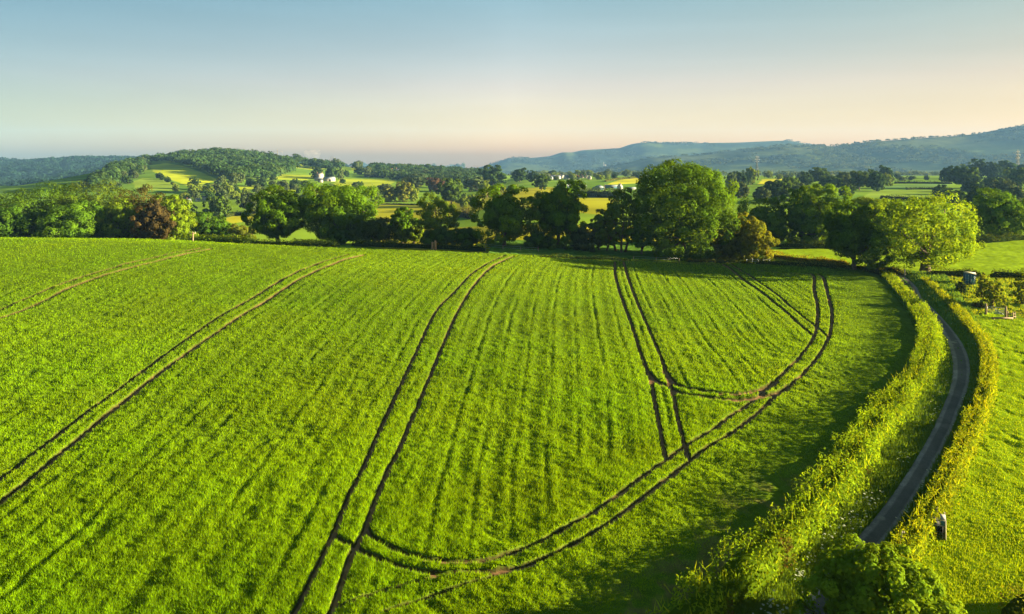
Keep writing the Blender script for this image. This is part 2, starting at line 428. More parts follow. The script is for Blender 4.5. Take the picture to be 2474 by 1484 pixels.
def build_land():
    na, ny = 900, 760
    t = np.linspace(-1.2, 1.2, na)
    y = np.exp(np.linspace(math.log(20.0), math.log(6600.0), ny))
    T, Y = np.meshgrid(t, y)
    X = T * Y
    x = X.ravel(); yy = Y.ravel()
    z = zt(x, yy)
    z = z - 0.45 * (1 - smooth(196, 206, yy))
    c = np.tile(PASTURE, (len(x), 1))
    n1 = fbm(x, yy, 180, 3, 3); n2 = fbm(x, yy, 60, 3, 9)
    far = smooth(300, 500, yy)[:, None]
    c = c * (1 + 0.35 * n2[:, None])
    c = c * (1 - 0.35 * far) + OLIVE * 0.35 * far
    k = smooth(0.05, 0.25, n1)[:, None] * far
    c = c * (1 - 0.5 * k) + 0.5 * k * np.array([0.08, 0.17, 0.02])
    nearc = (yy < 196)
    c[nearc] = [0.13, 0.21, 0.010]
    def paint(px, colr, mix=0.9):
        w = rays(px)
        m = inpoly(x, yy, w)
        c[m] = c[m] * (1 - mix) + np.array(colr) * mix * (1 + 0.3 * n2[m][:, None])
    edge = rays([(980, 612), (1240, 617), (1500, 628), (1840, 638), (1860, 600), (1850, 560), (900, 548), (880, 590)])
    m = inpoly(x, yy, edge); c[m] = BUTTER * 0.8
    paint([(357, 400), (400, 394), (445, 403), (490, 418), (530, 436), (495, 444), (450, 449), (405, 432), (372, 416)], (0.36, 0.40, 0.015))
    paint([(320, 440), (345, 430), (400, 436), (430, 450), (420, 460), (330, 462)], (0.20, 0.28, 0.03))
    paint([(905, 496), (1000, 494), (1080, 482), (1180, 468), (1290, 458), (1300, 470), (1200, 500), (1060, 530), (920, 540), (900, 520)], BUTTER * 0.75)
    paint([(1200, 462), (1330, 452), (1420, 470), (1500, 485), (1450, 520), (1200, 500)], BUTTER * 0.85)
    paint([(1465, 446), (1490, 437), (1545, 428), (1560, 432), (1545, 443), (1480, 446)], BUTTER * 1.25)
    paint([(1830, 446), (1842, 433), (1895, 432), (1900, 440), (1880, 446)], BUTTER * 1.25)
    paint([(2090, 458), (2170, 446), (2290, 444), (2290, 457), (2190, 456)], (0.11, 0.19, 0.05))
    paint([(2080, 478), (2110, 460), (2290, 459), (2290, 474)], (0.19, 0.27, 0.03))
    for pl in ([(715, 396), (790, 403), (772, 412), (705, 405)], [(668, 421), (757, 424), (742, 436), (664, 433)], [(850, 404), (908, 410), (902, 417), (850, 412)],
               [(822, 432), (962, 434), (930, 452), (800, 449)], [(640, 456), (702, 450), (722, 462), (650, 469)], [(560, 452), (612, 448), (640, 456), (560, 462)]):
        paint(pl, (0.30, 0.35, 0.018))
    paint([(540, 530), (560, 522), (620, 515), (640, 530), (560, 540)], BUTTER)
    # woods and heath of the far ridges
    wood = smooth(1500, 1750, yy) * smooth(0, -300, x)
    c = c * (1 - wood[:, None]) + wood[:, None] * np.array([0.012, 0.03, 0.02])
    r1 = smooth(2400, 2600, yy) * np.maximum(smooth(200, 400, x), smooth(3600, 4000, yy))
    n3 = fbm(x, yy, 140, 4, 12)
    heath = np.array([0.03, 0.05, 0.025]) + smooth(-0.05, 0.3, n3)[:, None] * np.array([0.04, 0.045, 0.0])
    c = c * (1 - r1[:, None]) + r1[:, None] * heath
    top = r1 * smooth(3150, 3350, yy) * (yy < 3600)
    c = c * (1 - 0.6 * top[:, None]) + 0.6 * top[:, None] * np.array([0.12, 0.13, 0.04])
    I = np.arange(na * ny).reshape(ny, na)
    f = np.stack([I[:-1, :-1], I[:-1, 1:], I[1:, 1:], I[1:, :-1]], -1).reshape(-1, 4)
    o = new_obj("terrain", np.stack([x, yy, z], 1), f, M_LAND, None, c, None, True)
    tag(o, kind="structure")
build_land()

# tramlines (wheel tracks) traced in picture units
TR = {
 'a1': [(-120, 795), (0, 757), (112, 709), (175, 685), (237, 665), (310, 643), (375, 629), (425, 617), (487, 605)],
 'a2': [(-120, 818), (0, 777), (100, 740), (155, 709), (225, 682), (300, 658), (375, 639), (450, 620), (510, 607)],
 'b1': [(-120, 1262), (0, 1172), (100, 1095), (200, 1018), (300, 943), (400, 868), (480, 810), (560, 757), (640, 709), (705, 670), (755, 648), (800, 633), (842, 622)],
 'b2': [(-120, 1322), (0, 1230), (100, 1148), (200, 1064), (300, 980), (400, 902), (500, 830), (560, 789), (620, 748), (681, 709), (730, 678), (780, 654), (830, 635), (880, 622)],
 'c1': [(690, 1545), (730, 1472), (770, 1390), (809, 1304), (843, 1216), (869, 1168), (892, 1115), (940, 1003), (985, 905), (1015, 840), (1035, 795), (1060, 752), (1101, 709), (1130, 678), (1160, 653), (1195, 633), (1219, 624)],
 'c2': [(780, 1545), (812, 1472), (843, 1378), (862, 1340), (885, 1292), (912, 1213), (931, 1168), (957, 1115), (985, 1050), (1025, 955), (1062, 862), (1098, 778), (1136, 709), (1165, 673), (1191, 648), (1221, 633), (1241, 625)],
 'd1': [(1485, 637), (1487, 678), (1502, 729), (1520, 777), (1538, 834), (1553, 881), (1565, 911), (1574, 940), (1580, 975), (1586, 1010), (1596, 1062), (1602, 1095), (1606, 1122)],
 'd2': [(1506, 637), (1517, 678), (1535, 729), (1556, 777), (1577, 828), (1598, 878), (1607, 908), (1616, 935), (1625, 962), (1634, 1007), (1646, 1062), (1656, 1100), (1661, 1122)],
 'e1': [(1740, 641), (1759, 651), (1795, 681), (1840, 714), (1885, 750), (1924, 786), (1957, 816), (1969, 828)],
 'e2': [(1762, 643), (1777, 651), (1819, 678), (1870, 714), (1915, 753), (1951, 783), (1975, 801), (1993, 819), (2003, 832)],
 'h_in': [(884, 1292), (895, 1318), (923, 1335), (960, 1353), (1017, 1368), (1088, 1374), (1159, 1371), (1215, 1358), (1294, 1330), (1400, 1275), (1480, 1222), (1560, 1163), (1610, 1126), (1650, 1098), (1708, 1060), (1765, 1016), (1816, 982), (1840, 962), (1870, 935), (1906, 899), (1945, 857), (1966, 825), (1972, 800), (1975, 768), (1973, 738), (1966, 708), (1966, 673), (1950, 667)],
 'h_out': [(812, 1322), (835, 1336), (862, 1348), (897, 1368), (946, 1384), (1002, 1397), (1073, 1408), (1130, 1404), (1215, 1395), (1294, 1375), (1380, 1335), (1460, 1290), (1560, 1215), (1625, 1162), (1700, 1104), (1765, 1060), (1810, 1025), (1870, 974), (1906, 944), (1945, 908), (1978, 869), (1999, 834), (2008, 798), (2009, 762), (2002, 729), (1993, 693), (1988, 676), (1975, 668)],
 'k_in': [(1607, 908), (1625, 933), (1651, 946), (1705, 956), (1765, 962), (1816, 958), (1846, 948), (1872, 933)],
 'k_out': [(1565, 913), (1583, 932), (1613, 944), (1645, 962), (1705, 971), (1765, 976), (1825, 974), (1876, 962), (1908, 942)],
 's1': [(820, 1484), (931, 1446), (1002, 1429), (1073, 1408)],
 's2': [(930, 1500), (977, 1484), (1045, 1460), (1116, 1438), (1201, 1410), (1260, 1388)],
 't1': [(1480, 634), (1600, 638), (1720, 644), (1816, 658), (1900, 667), (1955, 668)],
}
W_TR = {k: rays(spline(v, 9)) for k, v in TR.items()}
THIN = {'c1': .85, 'c2': .85, 'd1': .8, 'd2': .8, 'e1': .85, 'e2': .85, 'k_in': 2.2, 'k_out': 2.2, 's1': 0.6, 's2': 0.7, 't1': 0.5, 'a1': 1.7, 'a2': 1.7, 'b1': 1.5, 'b2': 1.5}

def turf_grid():
    u = np.concatenate([np.arange(-620, -140, 7.0), np.arange(-140, 2640, 1.9), np.arange(2640, 3500, 7.0)]); v = np.concatenate([np.arange(568, 760, 1.0), np.arange(760, 1560, 1.7)])
    U, V = np.meshgrid(u, v)
    Y = CAMH * F / (V - V0)
    return U, V, (U - U0) / F * Y, Y
GU, GV, GX, GY = turf_grid()

def subset(mask):
    I = np.arange(mask.size).reshape(mask.shape)
    fm = mask[:-1, :-1] & mask[:-1, 1:] & mask[1:, 1:] & mask[1:, :-1]
    f = np.stack([I[:-1, :-1], I[1:, :-1], I[1:, 1:], I[:-1, 1:]], -1)[fm]
    used = np.unique(f); mp = np.full(mask.size, -1); mp[used] = np.arange(len(used))
    return used, mp[f]

def lateral(x, y):
    """position across the drill lines: integer on each tramline pair"""
    ks = []
    for a, b in (('a1', 'a2'), ('b1', 'b2'), ('c1', 'c2'), ('d1', 'd2'), ('e1', 'e2')):
        A, B = W_TR[a], W_TR[b]
        oa = np.argsort(A[:, 1]); ob = np.argsort(B[:, 1])
        xa = np.interp(y, A[oa, 1], A[oa, 0]); xb = np.interp(y, B[ob, 1], B[ob, 0])
        ks.append((xa + xb) / 2)
    ks = [ks[0] - 50] + ks + [ks[-1] + 26]
    q = np.zeros_like(x)
    for i in range(len(ks) - 1):
        m = (x >= ks[i]) & (x < ks[i + 1])
        q[m] = i + (x[m] - ks[i][m]) / np.maximum(ks[i + 1][m] - ks[i][m], 1.0)
    return q

def make_blades(name, px, py, pz, h, w, col, lean=0.5, rng=None, label=None, cat="grass", mat=None):
    n = len(px)
    az = rng.uniform(0, 2 * np.pi, n); ln = rng.uniform(0, lean, n); az2 = rng.uniform(0, 2 * np.pi, n)
    hw = w / 2
    b0 = np.stack([px - np.cos(az) * hw, py - np.sin(az) * hw, pz], 1)
    b1 = np.stack([px + np.cos(az) * hw, py + np.sin(az) * hw, pz], 1)
    tp = np.stack([px + np.cos(az2) * h * ln, py + np.sin(az2) * h * ln, pz + h], 1)
    vv = np.stack([b0, b1, tp], 1).reshape(-1, 3)
    cc = np.repeat(col, 3, axis=0)
    f = np.arange(3 * n).reshape(-1, 3)
    o = new_obj(name, vv, f, mat or M_BLADE, None, cc)
    tag(o, label, cat, None, "stuff")
    return o

def sample_px(n, rng, u0, u1, v0, v1):
    u = rng.uniform(u0, u1, n); v = rng.uniform(v0, v1, n)
    y = CAMH * F / (v - V0)
    return (u - U0) / F * y, y

def crop_height(x, y):
    """height of the crop canopy over the soil, and how bare it is"""
    foot = y / 700.0
    q = lateral(x, y)
    dr = dist_line(x, y, W_RIGHT, 14.0)
    inside = smooth(10.0, 13.5, dr)
    d_out = dist_line(x, y, W_TR['h_out'], 6.0)
    g = 0.30 + 0.12 * fbm(x * 0.75, y, 3.4, 3, 44) + 0.12 * fbm(x, y, 11, 2, 61)
    h = 0.24 + 0.08 * fbm(x, y, 0.40, 2, 20) * (1 - smooth(70, 130, y)) + 0.075 * fbm(x, y, 0.9, 3, 21) * (1 - 0.5 * smooth(70, 130, y))
    # lumps on the headland by the hedge
    h = h + (1 - inside) * 0.20 * smooth(5, 9, dr) * fbm(x * 0.6, y, 2.2, 3, 91)
    # drill seams
    s = q * 9.0
    wob = 0.05 * fbm(x, y, 6.0, 2, 5)
    ds = np.abs((s + wob) - np.round(s + wob)) * 2.8
    st = 0.38 + 0.55 * smooth(-0.25, 0.55, fbm(np.round(s) * 31.7, y * 0.9, 9.0, 3, 15) + 0.2 * np.cos(np.round(s) * 2.4))
    wid = np.maximum(0.27, foot * 1.0)
    h = h - 0.22 * 1.15 * 0.8 * 0.95 * st * (0.6 + 0.4 * smooth(-0.5, 0.3, fbm(x, y, 2.5, 2, 16))) * inside * np.exp(-(ds / wid) ** 2)
    h = h + 0.05 * inside * np.cos(s * 2 * np.pi)
    bare = np.zeros_like(x)
    dmin = np.full(x.shape, 9.0)
    for k, L in W_TR.items():
        sc = THIN.get(k, 1.0)
        d = dist_line(x, y, L, 1.6) / (0.45 + 0.55 * sc)
        dmin = np.minimum(dmin, d)
    rough = 0.09 * fbm(x, y, 0.6, 3, 33)
    dm = (dmin + rough) / (1 + 0.35 * smooth(80, 145, y))
    track = 1 - smooth(0.20, 0.29, dm)
    h = np.maximum(h, 0.1 * (1 - track)) * (1 - track)
    bare = np.maximum(bare, 1 - smooth(0.12, 0.20, dm))
    # thin, brown strip against the hedge in the near corner
    thin = (1 - smooth(1.5, 5.0, dr + 1.6 * fbm(x, y, 3.5, 3, 7))) * (1 - smooth(48, 56, y))
    h = h * (1 - 0.5 * thin); bare = np.maximum(bare, thin * smooth(-0.25, 0.2, fbm(x, y, 1.1, 3, 8)) * 0.45)
    h = h + g
    h = h * (0.35 + 0.65 * smooth(0.2, 2.5, dr))
    return np.maximum(h, 0.0), bare, thin, track

rng = np.random.default_rng(7)
def build_field():
    mask = inpoly(GX.ravel(), GY.ravel(), W_FIELD).reshape(GX.shape)
    used, f = subset(mask)
    x = GX.ravel()[used]; y = GY.ravel()[used]
    h, bare, thin, trk = crop_height(x, y)
    z = zt(x, y) + h
    n = fbm(x, y, 2.5, 3, 71); n2 = fbm(x, y, 25, 2, 72)
    c = GREEN_CROP * (1 + 0.18 * n[:, None] + 0.16 * n2[:, None])
    c = c * 0.35 + np.array([0.022, 0.026, 0.006])  # canopy darkened under the blades: painted shade mixed with soil and litter tone
    edge_shade = smooth(0.0, 0.2, trk)[:, None]       # shade painted along the track walls, browned like dead lower leaves
    c = c * (1 - edge_shade) + np.array([0.050, 0.044, 0.014]) * edge_shade
    b = bare[:, None]
    c = c * (1 - b) + SOIL * b * (1 + 0.3 * fbm(x, y, 0.3, 2, 4)[:, None])
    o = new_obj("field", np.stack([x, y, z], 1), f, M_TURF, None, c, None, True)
    tag(o, kind="structure")
    # leaves of the crop
    xs, ys = sample_px(1250000, rng, -140, 2260, 578, 1555)
    m = inpoly(xs, ys, W_FIELD); xs, ys = xs[m], ys[m]
    h, bare, thin, trk = crop_height(xs, ys)
    keep = (bare < 0.45) & (trk < 0.05) & (rng.uniform(0, 1, len(xs)) > thin * 0.25)
    xs, ys, h = xs[keep], ys[keep], h[keep]
    k = len(xs)
    sz = np.maximum(1.0, ys / 95.0)
    hh = rng.uniform(0.12, 0.28, k) * np.clip(h / 0.45, 0.4, 1.2); ww = rng.uniform(0.04, 0.07, k) * sz
    hh = hh * (0.5 + 0.5 * smooth(3.0, 13.0, dist_line(xs, ys, W_RIGHT, 14.0)))
    n2 = fbm(xs, ys, 25, 2, 72)
    n8 = fbm(xs * 0.7, ys, 7, 3, 75)
    col = GREEN_CROP * (rng.uniform(0.7, 1.5, k) * (1 + 0.16 * n2 + 0.16 * n8))[:, None]
    col = col * (1 + np.array([0.16, 0.03, 0.0]) * (n2 - 0.8 * n8)[:, None])
    col = col * (1 + np.array([0.35, 0.1, 0.0]) * rng.uniform(0, 1, k)[:, None])
    make_blades("crop", xs, ys, zt(xs, ys) + h - 0.06, hh, ww, col, 0.9, rng, "young bright green cereal crop between the brown wheel tracks", "crop")
build_field()
# ------------------------------------------------------------------ meadow, paddock, lane and verges on the right
MEADOW_EDGE = [(2255, 640), (2300, 690), (2345, 760), (2378, 812), (2398, 870), (2402, 920), (2392, 980), (2372, 1040), (2335, 1120), (2290, 1200), (2245, 1290), (2215, 1350), (2190, 1420), (2150, 1500), (2080, 1650)]
W_MEADOW = np.vstack([rays(spline(MEADOW_EDGE, 14)), [(30, 26, 0), (300, 26, 0), (330, 150, 0)], rays([(2700, 655)])])
PADDOCK = rays([(2255, 640), (2300, 690), (2352, 765), (2405, 757), (2480, 770), (2720, 800), (2720, 650)])

def build_meadow():
    gx, gy = GX.ravel(), GY.ravel()
    infield = inpoly(gx, gy, W_FIELD)
    lane_poly = np.vstack([W_LL, W_LR[::-1]])
    inlane = inpoly(gx, gy, lane_poly)
    upper = inpoly(gx, gy, UPPER)
    mead = inpoly(gx, gy, W_MEADOW) & ~upper
    dlane = dist_line(gx, gy, (W_LL[:len(W_LR)] if False else np.vstack([W_LL])), 6.0)
    right = (gx > -5) & ~infield & (gy < 215) & ~upper
    # verge: all between the crop and the meadow that is not lane
    def turf(name, mask, hf, cf):
        m = mask.reshape(GX.shape)
        # grow by a cell so neighbours meet
        g = m.copy(); g[1:] |= m[:-1]; g[:-1] |= m[1:]; g[:, 1:] |= m[:, :-1]; g[:, :-1] |= m[:, 1:]
        used, f = subset(g)
        x = gx[used]; y = gy[used]
        o = new_obj(name, np.stack([x, y, zt(x, y) + hf(x, y)], 1), f, M_TURF, None, cf(x, y), None, True)
        tag(o, kind="structure"); return o
    def h_mead(x, y):
        pd = inpoly(x, y, PADDOCK)
        h = 0.10 + 0.10 * fbm(x, y, 1.3, 3, 101) + 0.10 * fbm(x, y, 3.0, 2, 102)
        h = h - 0.10 * smooth(0.15, 0.5, fbm(x, y * 0.8, 1.0, 2, 108)) * smooth(36, 60, y)
        h = 0.7 * h
        return np.where(pd, 0.25 + 0.26 * fbm(x, y, 2.4, 3, 103) + 0.14 * fbm(x, y, 0.8, 2, 104), h)
    def c_mead(x, y):
        pd = inpoly(x, y, PADDOCK)[:, None]
        n = fbm(x, y, 4.0, 3, 105)[:, None]
        a = np.array([0.17, 0.26, 0.006]) * (1 + 0.2 * n); b = np.array([0.15, 0.22, 0.012]) * (1 + 0.3 * n)
        return a * (1 - pd) + b * pd
    turf("meadow", mead & right, h_mead, c_mead)
    def h_up(x, y): 
        return 0.22 + 0.12 * fbm(x * 0.6, y, 1.5, 3, 111) + 0.05 * np.cos(2 * np.pi * (y - 0.22 * x) / 4.0)
    turf("upper_field", upper, h_up, lambda x, y: np.array([0.19, 0.28, 0.01]) * (1 + 0.15 * fbm(x, y, 6, 3, 112))[:, None])
    def h_verge(x, y):
        d1 = dist_line(x, y, W_LL, 5.0); d2 = dist_line(x, y, W_LR, 5.0); d = np.minimum(d1, d2)
        return 0.02 + np.where(d1 < d2, 0.25, 0.55) * smooth(0.1, 2.2, d) + 0.18 * fbm(x, y, 0.9, 3, 121) * smooth(0.1, 0.8, d) - 0.12 * inpoly(x, y, lane_poly)
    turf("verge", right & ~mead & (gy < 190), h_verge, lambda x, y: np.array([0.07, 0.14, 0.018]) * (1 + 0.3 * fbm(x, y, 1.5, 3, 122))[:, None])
    # lane surface: worn wheel strips, dark crown, gritty edges
    n = min(len(W_LL), len(W_LR)); tt = np.linspace(0, 1, 700)
    def rs(L):
        d = np.r_[0, np.cumsum(np.hypot(*np.diff(L[:, :2], axis=0).T))]; d /= d[-1]
        return np.stack([np.interp(tt, d, L[:, i]) for i in (0, 1)], 1)
    L, R = rs(W_LL), rs(W_LR)
    K = 23; s = np.linspace(0, 1, K)
    P = L[:, None] * (1 - s[None, :, None]) + R[:, None] * s[None, :, None]
    x = P[..., 0].ravel(); y = P[..., 1].ravel(); S = np.tile(s, 700)
    wob = 0.05 * fbm(x, y, 3, 3, 131)
    S2 = S + wob
    z = zt(x, y) + 0.05 + 0.05 * np.sin(np.pi * S)
    patch = smooth(0.0, 0.35, fbm(x, y, 2.6, 4, 132))
    tone = 0.045 + 0.125 * (1 - smooth(0.24, 0.34, S2)) * (0.6 + 0.4 * patch) + 0.085 * smooth(0.76, 0.86, S2) + 0.022 * patch
    tone = tone * (1 + 0.25 * fbm(x, y, 0.5, 2, 133))
    c = tone[:, None] * np.array([1.08, 1.0, 0.90])
    tone = tone * 1.0
    spot = (smooth(0.40, 0.52, fbm(x, y, 0.9, 2, 136)) * smooth(0.1, 0.3, fbm(x, y, 6, 2, 137)))[:, None]
    c = c * (1 - spot) + spot * np.array([0.16, 0.15, 0.12])
    grit = (smooth(0.86, 1.0, np.abs(2 * S2 - 1)) * smooth(-0.2, 0.3, fbm(x, y, 0.8, 3, 134)))[:, None]
    c = c * (1 - grit) + grit * np.array([0.085, 0.075, 0.055])
    I = np.arange(700 * K).reshape(700, K)
    f = np.stack([I[:-1, :-1], I[:-1, 1:], I[1:, 1:], I[1:, :-1]], -1).reshape(-1, 4)
    o = new_obj("lane", np.stack([x, y, z], 1), f, M_LANE, None, c, None, True); tag(o, kind="structure")
    # tall grass
    rg = np.random.default_rng(11)
    xs, ys = sample_px(230000, rg, 1600, 2640, 655, 1555)
    ok = (xs > 0) & ~inpoly(xs, ys, W_FIELD) & ~inpoly(xs, ys, lane_poly) & ~inpoly(xs, ys, UPPER)
    xs, ys = xs[ok], ys[ok]
    md = inpoly(xs, ys, W_MEADOW); pdk = inpoly(xs, ys, PADDOCK)
    v = ~md
    def blades(name, m, h0, h1, colr, label, hf, wid=1.0):
        x, y = xs[m], ys[m]; k = len(x); sz = np.maximum(1, y / 70.0)
        col = np.array(colr) * rg.uniform(0.82, 1.22, k)[:, None] * (1 + np.array([0.35, 0.12, 0]) * rg.uniform(0, 1, k)[:, None])
        make_blades(name, x, y, zt(x, y) + hf(x, y) - 0.04, rg.uniform(h0, h1, k), rg.uniform(.05, .09, k) * sz * wid, col, 0.7, rg, label)
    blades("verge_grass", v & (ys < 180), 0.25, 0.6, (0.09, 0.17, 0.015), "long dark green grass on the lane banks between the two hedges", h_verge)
    blades("meadow_grass", md & ~pdk, 0.06, 0.20, (0.185, 0.28, 0.006), "short yellow green grazed grass in the meadow right of the lane", h_mead)
    blades("rough_grass", md & pdk, 0.18, 0.42, (0.20, 0.255, 0.010), "tall yellowish rough grass around the blue shipping container", h_mead, 0.9)
    # cow parsley heads on the banks
    d2 = dist_line(xs, ys, W_LR, 3.4)
    m = v & (d2 < 2.6) & (rg.uniform(0, 1, len(xs)) < 0.03) & (fbm(xs, ys, 4, 2, 141) > 0.05)
    x, y = xs[m], ys[m]; k = len(x)
    z = zt(x, y) + h_verge(x, y) + rg.uniform(0.35, 0.65, k)
    vs = []; 
    a0 = rg.uniform(0, 6.28, k); r = rg.uniform(.04, .09, k) * np.maximum(1, y / 80)
    for j in range(5): vs.append(np.stack([x + r * np.cos(a0 + j * 1.2566), y + r * np.sin(a0 + j * 1.2566), z + rg.uniform(-.03, .03, k)], 1))
    V = np.stack(vs, 1).reshape(-1, 3); f = np.arange(5 * k).reshape(-1, 5)
    o = new_obj("cow_parsley", V, f, M_LEAF, None, np.tile([0.42, 0.46, 0.34], (5 * k, 1)))
    tag(o, "small white cow parsley heads scattered on the dark lane bank", "wildflowers", None, "stuff")
    return h_mead, h_verge

def lane_mat():
    m, n, l, out = nmat("asphalt")
    at = n.new("ShaderNodeAttribute"); at.attribute_name = "col"
    g = n.new("ShaderNodeNewGeometry")
    nz = n.new("ShaderNodeTexNoise"); nz.inputs["Scale"].default_value = 9; nz.inputs["Detail"].default_value = 8
    l.new(g.outputs["Position"], nz.inputs["Vector"])
    mr = n.new("ShaderNodeMapRange"); mr.inputs[1].default_value = .3; mr.inputs[2].default_value = .7; mr.inputs[3].default_value = .7; mr.inputs[4].default_value = 1.35
    l.new(nz.outputs[0], mr.inputs[0])
    hs = n.new("ShaderNodeHueSaturation"); l.new(mr.outputs[0], hs.inputs["Value"]); l.new(at.outputs["Color"], hs.inputs["Color"])
    b = n.new("ShaderNodeBsdfPrincipled"); b.inputs["Roughness"].default_value = 0.85
    l.new(hs.outputs[0], b.inputs["Base Color"]); l.new(b.outputs[0], out.inputs["Surface"])
    return m
M_LANE = lane_mat()
H_MEAD, H_VERGE = build_meadow()

# ------------------------------------------------------------------ leaves, trees and hedges
def leaf_quads(c, nrm, size, rg, aspect=0.75):
    """diamond leaves-clumps at c facing nrm"""
    n = len(c)
    nrm = nrm / (np.linalg.norm(nrm, axis=1)[:, None] + 1e-9)
    r = rg.normal(size=(n, 3)); a = np.cross(nrm, r); a /= np.linalg.norm(a, axis=1)[:, None] + 1e-9
    b = np.cross(nrm, a)
    s = (size * rg.uniform(0.6, 1.35, n))[:, None] * 0.5
    k = s * aspect
    bend = nrm * s * rg.uniform(-0.5, 0.2, (n, 1))
    V = np.stack([c - a * s + bend, c - b * k, c + a * s + bend, c + b * k], 1).reshape(-1, 3)
    return V, np.arange(4 * n).reshape(-1, 4)

def unit(n, rg):
    v = rg.normal(size=(n, 3)); return v / np.linalg.norm(v, axis=1)[:, None]

def crown(rg, H, R, b, ncl, lpc, ls, col, dome=0.0, airy=0.0, tint=(1.35, 1.1, 0.8), lop=0.18, rcl=(0.13, 0.23), rfr=(0.72, 0.94), p_=2.7, fill=0.14):
    """leaf quads of a crown: many clumps on an uneven envelope"""
    cz = (b + 1) / 2 * H; hz = (1 - b) / 2 * H
    ncl, lpc = int(ncl * 1.8), int(lpc / 1.8)
    i = np.arange(ncl) + 0.5
    ph = np.arccos(1 - 2 * i / ncl); th = np.pi * (1 + 5 ** 0.5) * i
    d = np.stack([np.cos(th) * np.sin(ph), np.sin(th) * np.sin(ph), np.cos(ph)], 1) + rg.normal(size=(ncl, 3)) * 0.13
    d /= np.linalg.norm(d, axis=1)[:, None]
    lob = np.ones(ncl)
    for _ in range(4):
        ax = unit(1, rg)[0]; lob += lop * 0.5 * np.cos(3.0 * np.arccos(np.clip(d @ ax, -1, 1)) + rg.uniform(0, 6))
    rf = np.clip(rg.uniform(rfr[0], rfr[1], ncl) * lob, 0.35, 1.1)
    wide = 1 + dome * np.clip(-d[:, 2], -0.6, 0.6)
    rf = rf / (np.hypot(d[:, 0], d[:, 1]) ** p_ + np.abs(d[:, 2]) ** p_) ** (1 / p_)
    C = np.stack([d[:, 0] * R * rf * wide, d[:, 1] * R * rf * wide, cz + d[:, 2] * hz * rf], 1)
    ex = rg.uniform(0, 1, ncl) < 0.25           # some clumps deeper inside
    C[ex, :2] *= 0.6
    rc = R * rg.uniform(rcl[0], rcl[1], ncl)
    rc = np.minimum(rc, hz * 0.55)
    tone = rg.uniform(0.78, 1.22, ncl); yel = rg.uniform(0, 1, ncl) ** 2
    n = ncl * lpc
    k = np.repeat(np.arange(ncl), lpc)
    u = unit(n, rg)
    out = d[k]
    flip = (u * out).sum(1) < -0.35
    u[flip] *= -1
    rad = rc[k] * (0.68 + 0.36 * rg.uniform(0, 1, n) ** 0.6)
    bump = 1 + 0.22 * np.sin(u[:, 0] * 7 + k) * np.cos(u[:, 1] * 6 - k)
    P = C[k] + u * (rad * bump)[:, None] * np.array([1, 1, 0.82])
    if airy: 
        keep = rg.uniform(0, 1, n) > airy
        P, u, out, k = P[keep], u[keep], out[keep], k[keep]; n = len(P)
    nr = u * 0.85 + out * 0.25 + np.array([0, 0, 0.16]) + unit(n, rg) * 0.38
    V, Fq = leaf_quads(P, nr, np.full(n, ls), rg)
    cc = np.array(col) * (tone[k] * rg.uniform(0.8, 1.2, n))[:, None]
    cc = cc * (1 + (np.array(tint) - 1) * (yel[k] * rg.uniform(0.3, 1, n))[:, None])
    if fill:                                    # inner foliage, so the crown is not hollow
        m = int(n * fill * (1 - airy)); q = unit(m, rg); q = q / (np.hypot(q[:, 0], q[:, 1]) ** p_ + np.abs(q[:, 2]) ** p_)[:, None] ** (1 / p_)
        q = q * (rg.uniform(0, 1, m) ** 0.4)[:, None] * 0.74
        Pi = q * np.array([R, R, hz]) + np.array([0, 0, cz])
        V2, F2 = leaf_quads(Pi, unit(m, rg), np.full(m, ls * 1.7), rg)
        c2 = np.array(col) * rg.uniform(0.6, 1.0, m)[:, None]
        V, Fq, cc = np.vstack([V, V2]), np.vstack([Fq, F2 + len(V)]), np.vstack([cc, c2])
    return V, Fq, np.repeat(cc, 4, axis=0), C, rc

def trunk_mesh(rg, H, r0, b, C, nl=9, stems=1, fork=None, sides=7):
    mb = MB()
    top = b * H + (H - b * H) * 0.45
    forks = []
    for s in range(stems):
        off = np.array([0, 0, 0.]) if stems == 1 else np.array([math.cos(s * 2.4) * r0 * 2.2, math.sin(s * 2.4) * r0 * 2.2, 0])
        lean = rg.normal(size=2) * 0.03 * H + (off[:2] * 3 if stems > 1 else 0)
        zs = np.array([-0.6, 0.0, 0.12, 0.3, 0.6, 1.0]) * top
        zs[0] = -0.5
        pts = np.stack([off[0] + lean[0] * (zs / top).clip(0) ** 1.5 + rg.normal(size=6) * 0.08 * r0, off[1] + lean[1] * (zs / top).clip(0) ** 1.5 + rg.normal(size=6) * .08 * r0, zs], 1)
        rr = r0 * np.array([1.5, 1.28, 0.95, 0.82, 0.62, 0.22]) / stems ** 0.5
        mb.tube(pts, rr, sides)
        forks.append((pts, rr))
    idx = rg.permutation(len(C))[:nl]
    for j, i in enumerate(idx):
        pts, rr = forks[j % len(forks)]
        t = rg.uniform(0.22, 0.75) if b > 0.12 else rg.uniform(0.3, 0.8)
        z = t * top; a = np.array([np.interp(z, pts[:, 2], pts[:, q]) for q in range(3)])
        r = np.interp(z, pts[:, 2], rr) * 0.55
        e = C[i]; m1 = a + (e - a) * 0.35 + np.array([0, 0, 0.10 * (e[2] - a[2])]) + rg.normal(size=3) * 0.03 * H
        m2 = a + (e - a) * 0.7 + rg.normal(size=3) * 0.03 * H
        mb.tube([a, m1, m2, e], [r, r * 0.65, r * 0.4, r * 0.12], 5)
        for _ in range(2):
            q = m2 + (e - m2) * 0.2; w = q + rg.normal(size=3) * 0.09 * H
            mb.tube([q, (q + w) / 2 + rg.normal(size=3) * .01 * H, w], [r * 0.3, r * 0.2, r * 0.06], 4)
    return mb

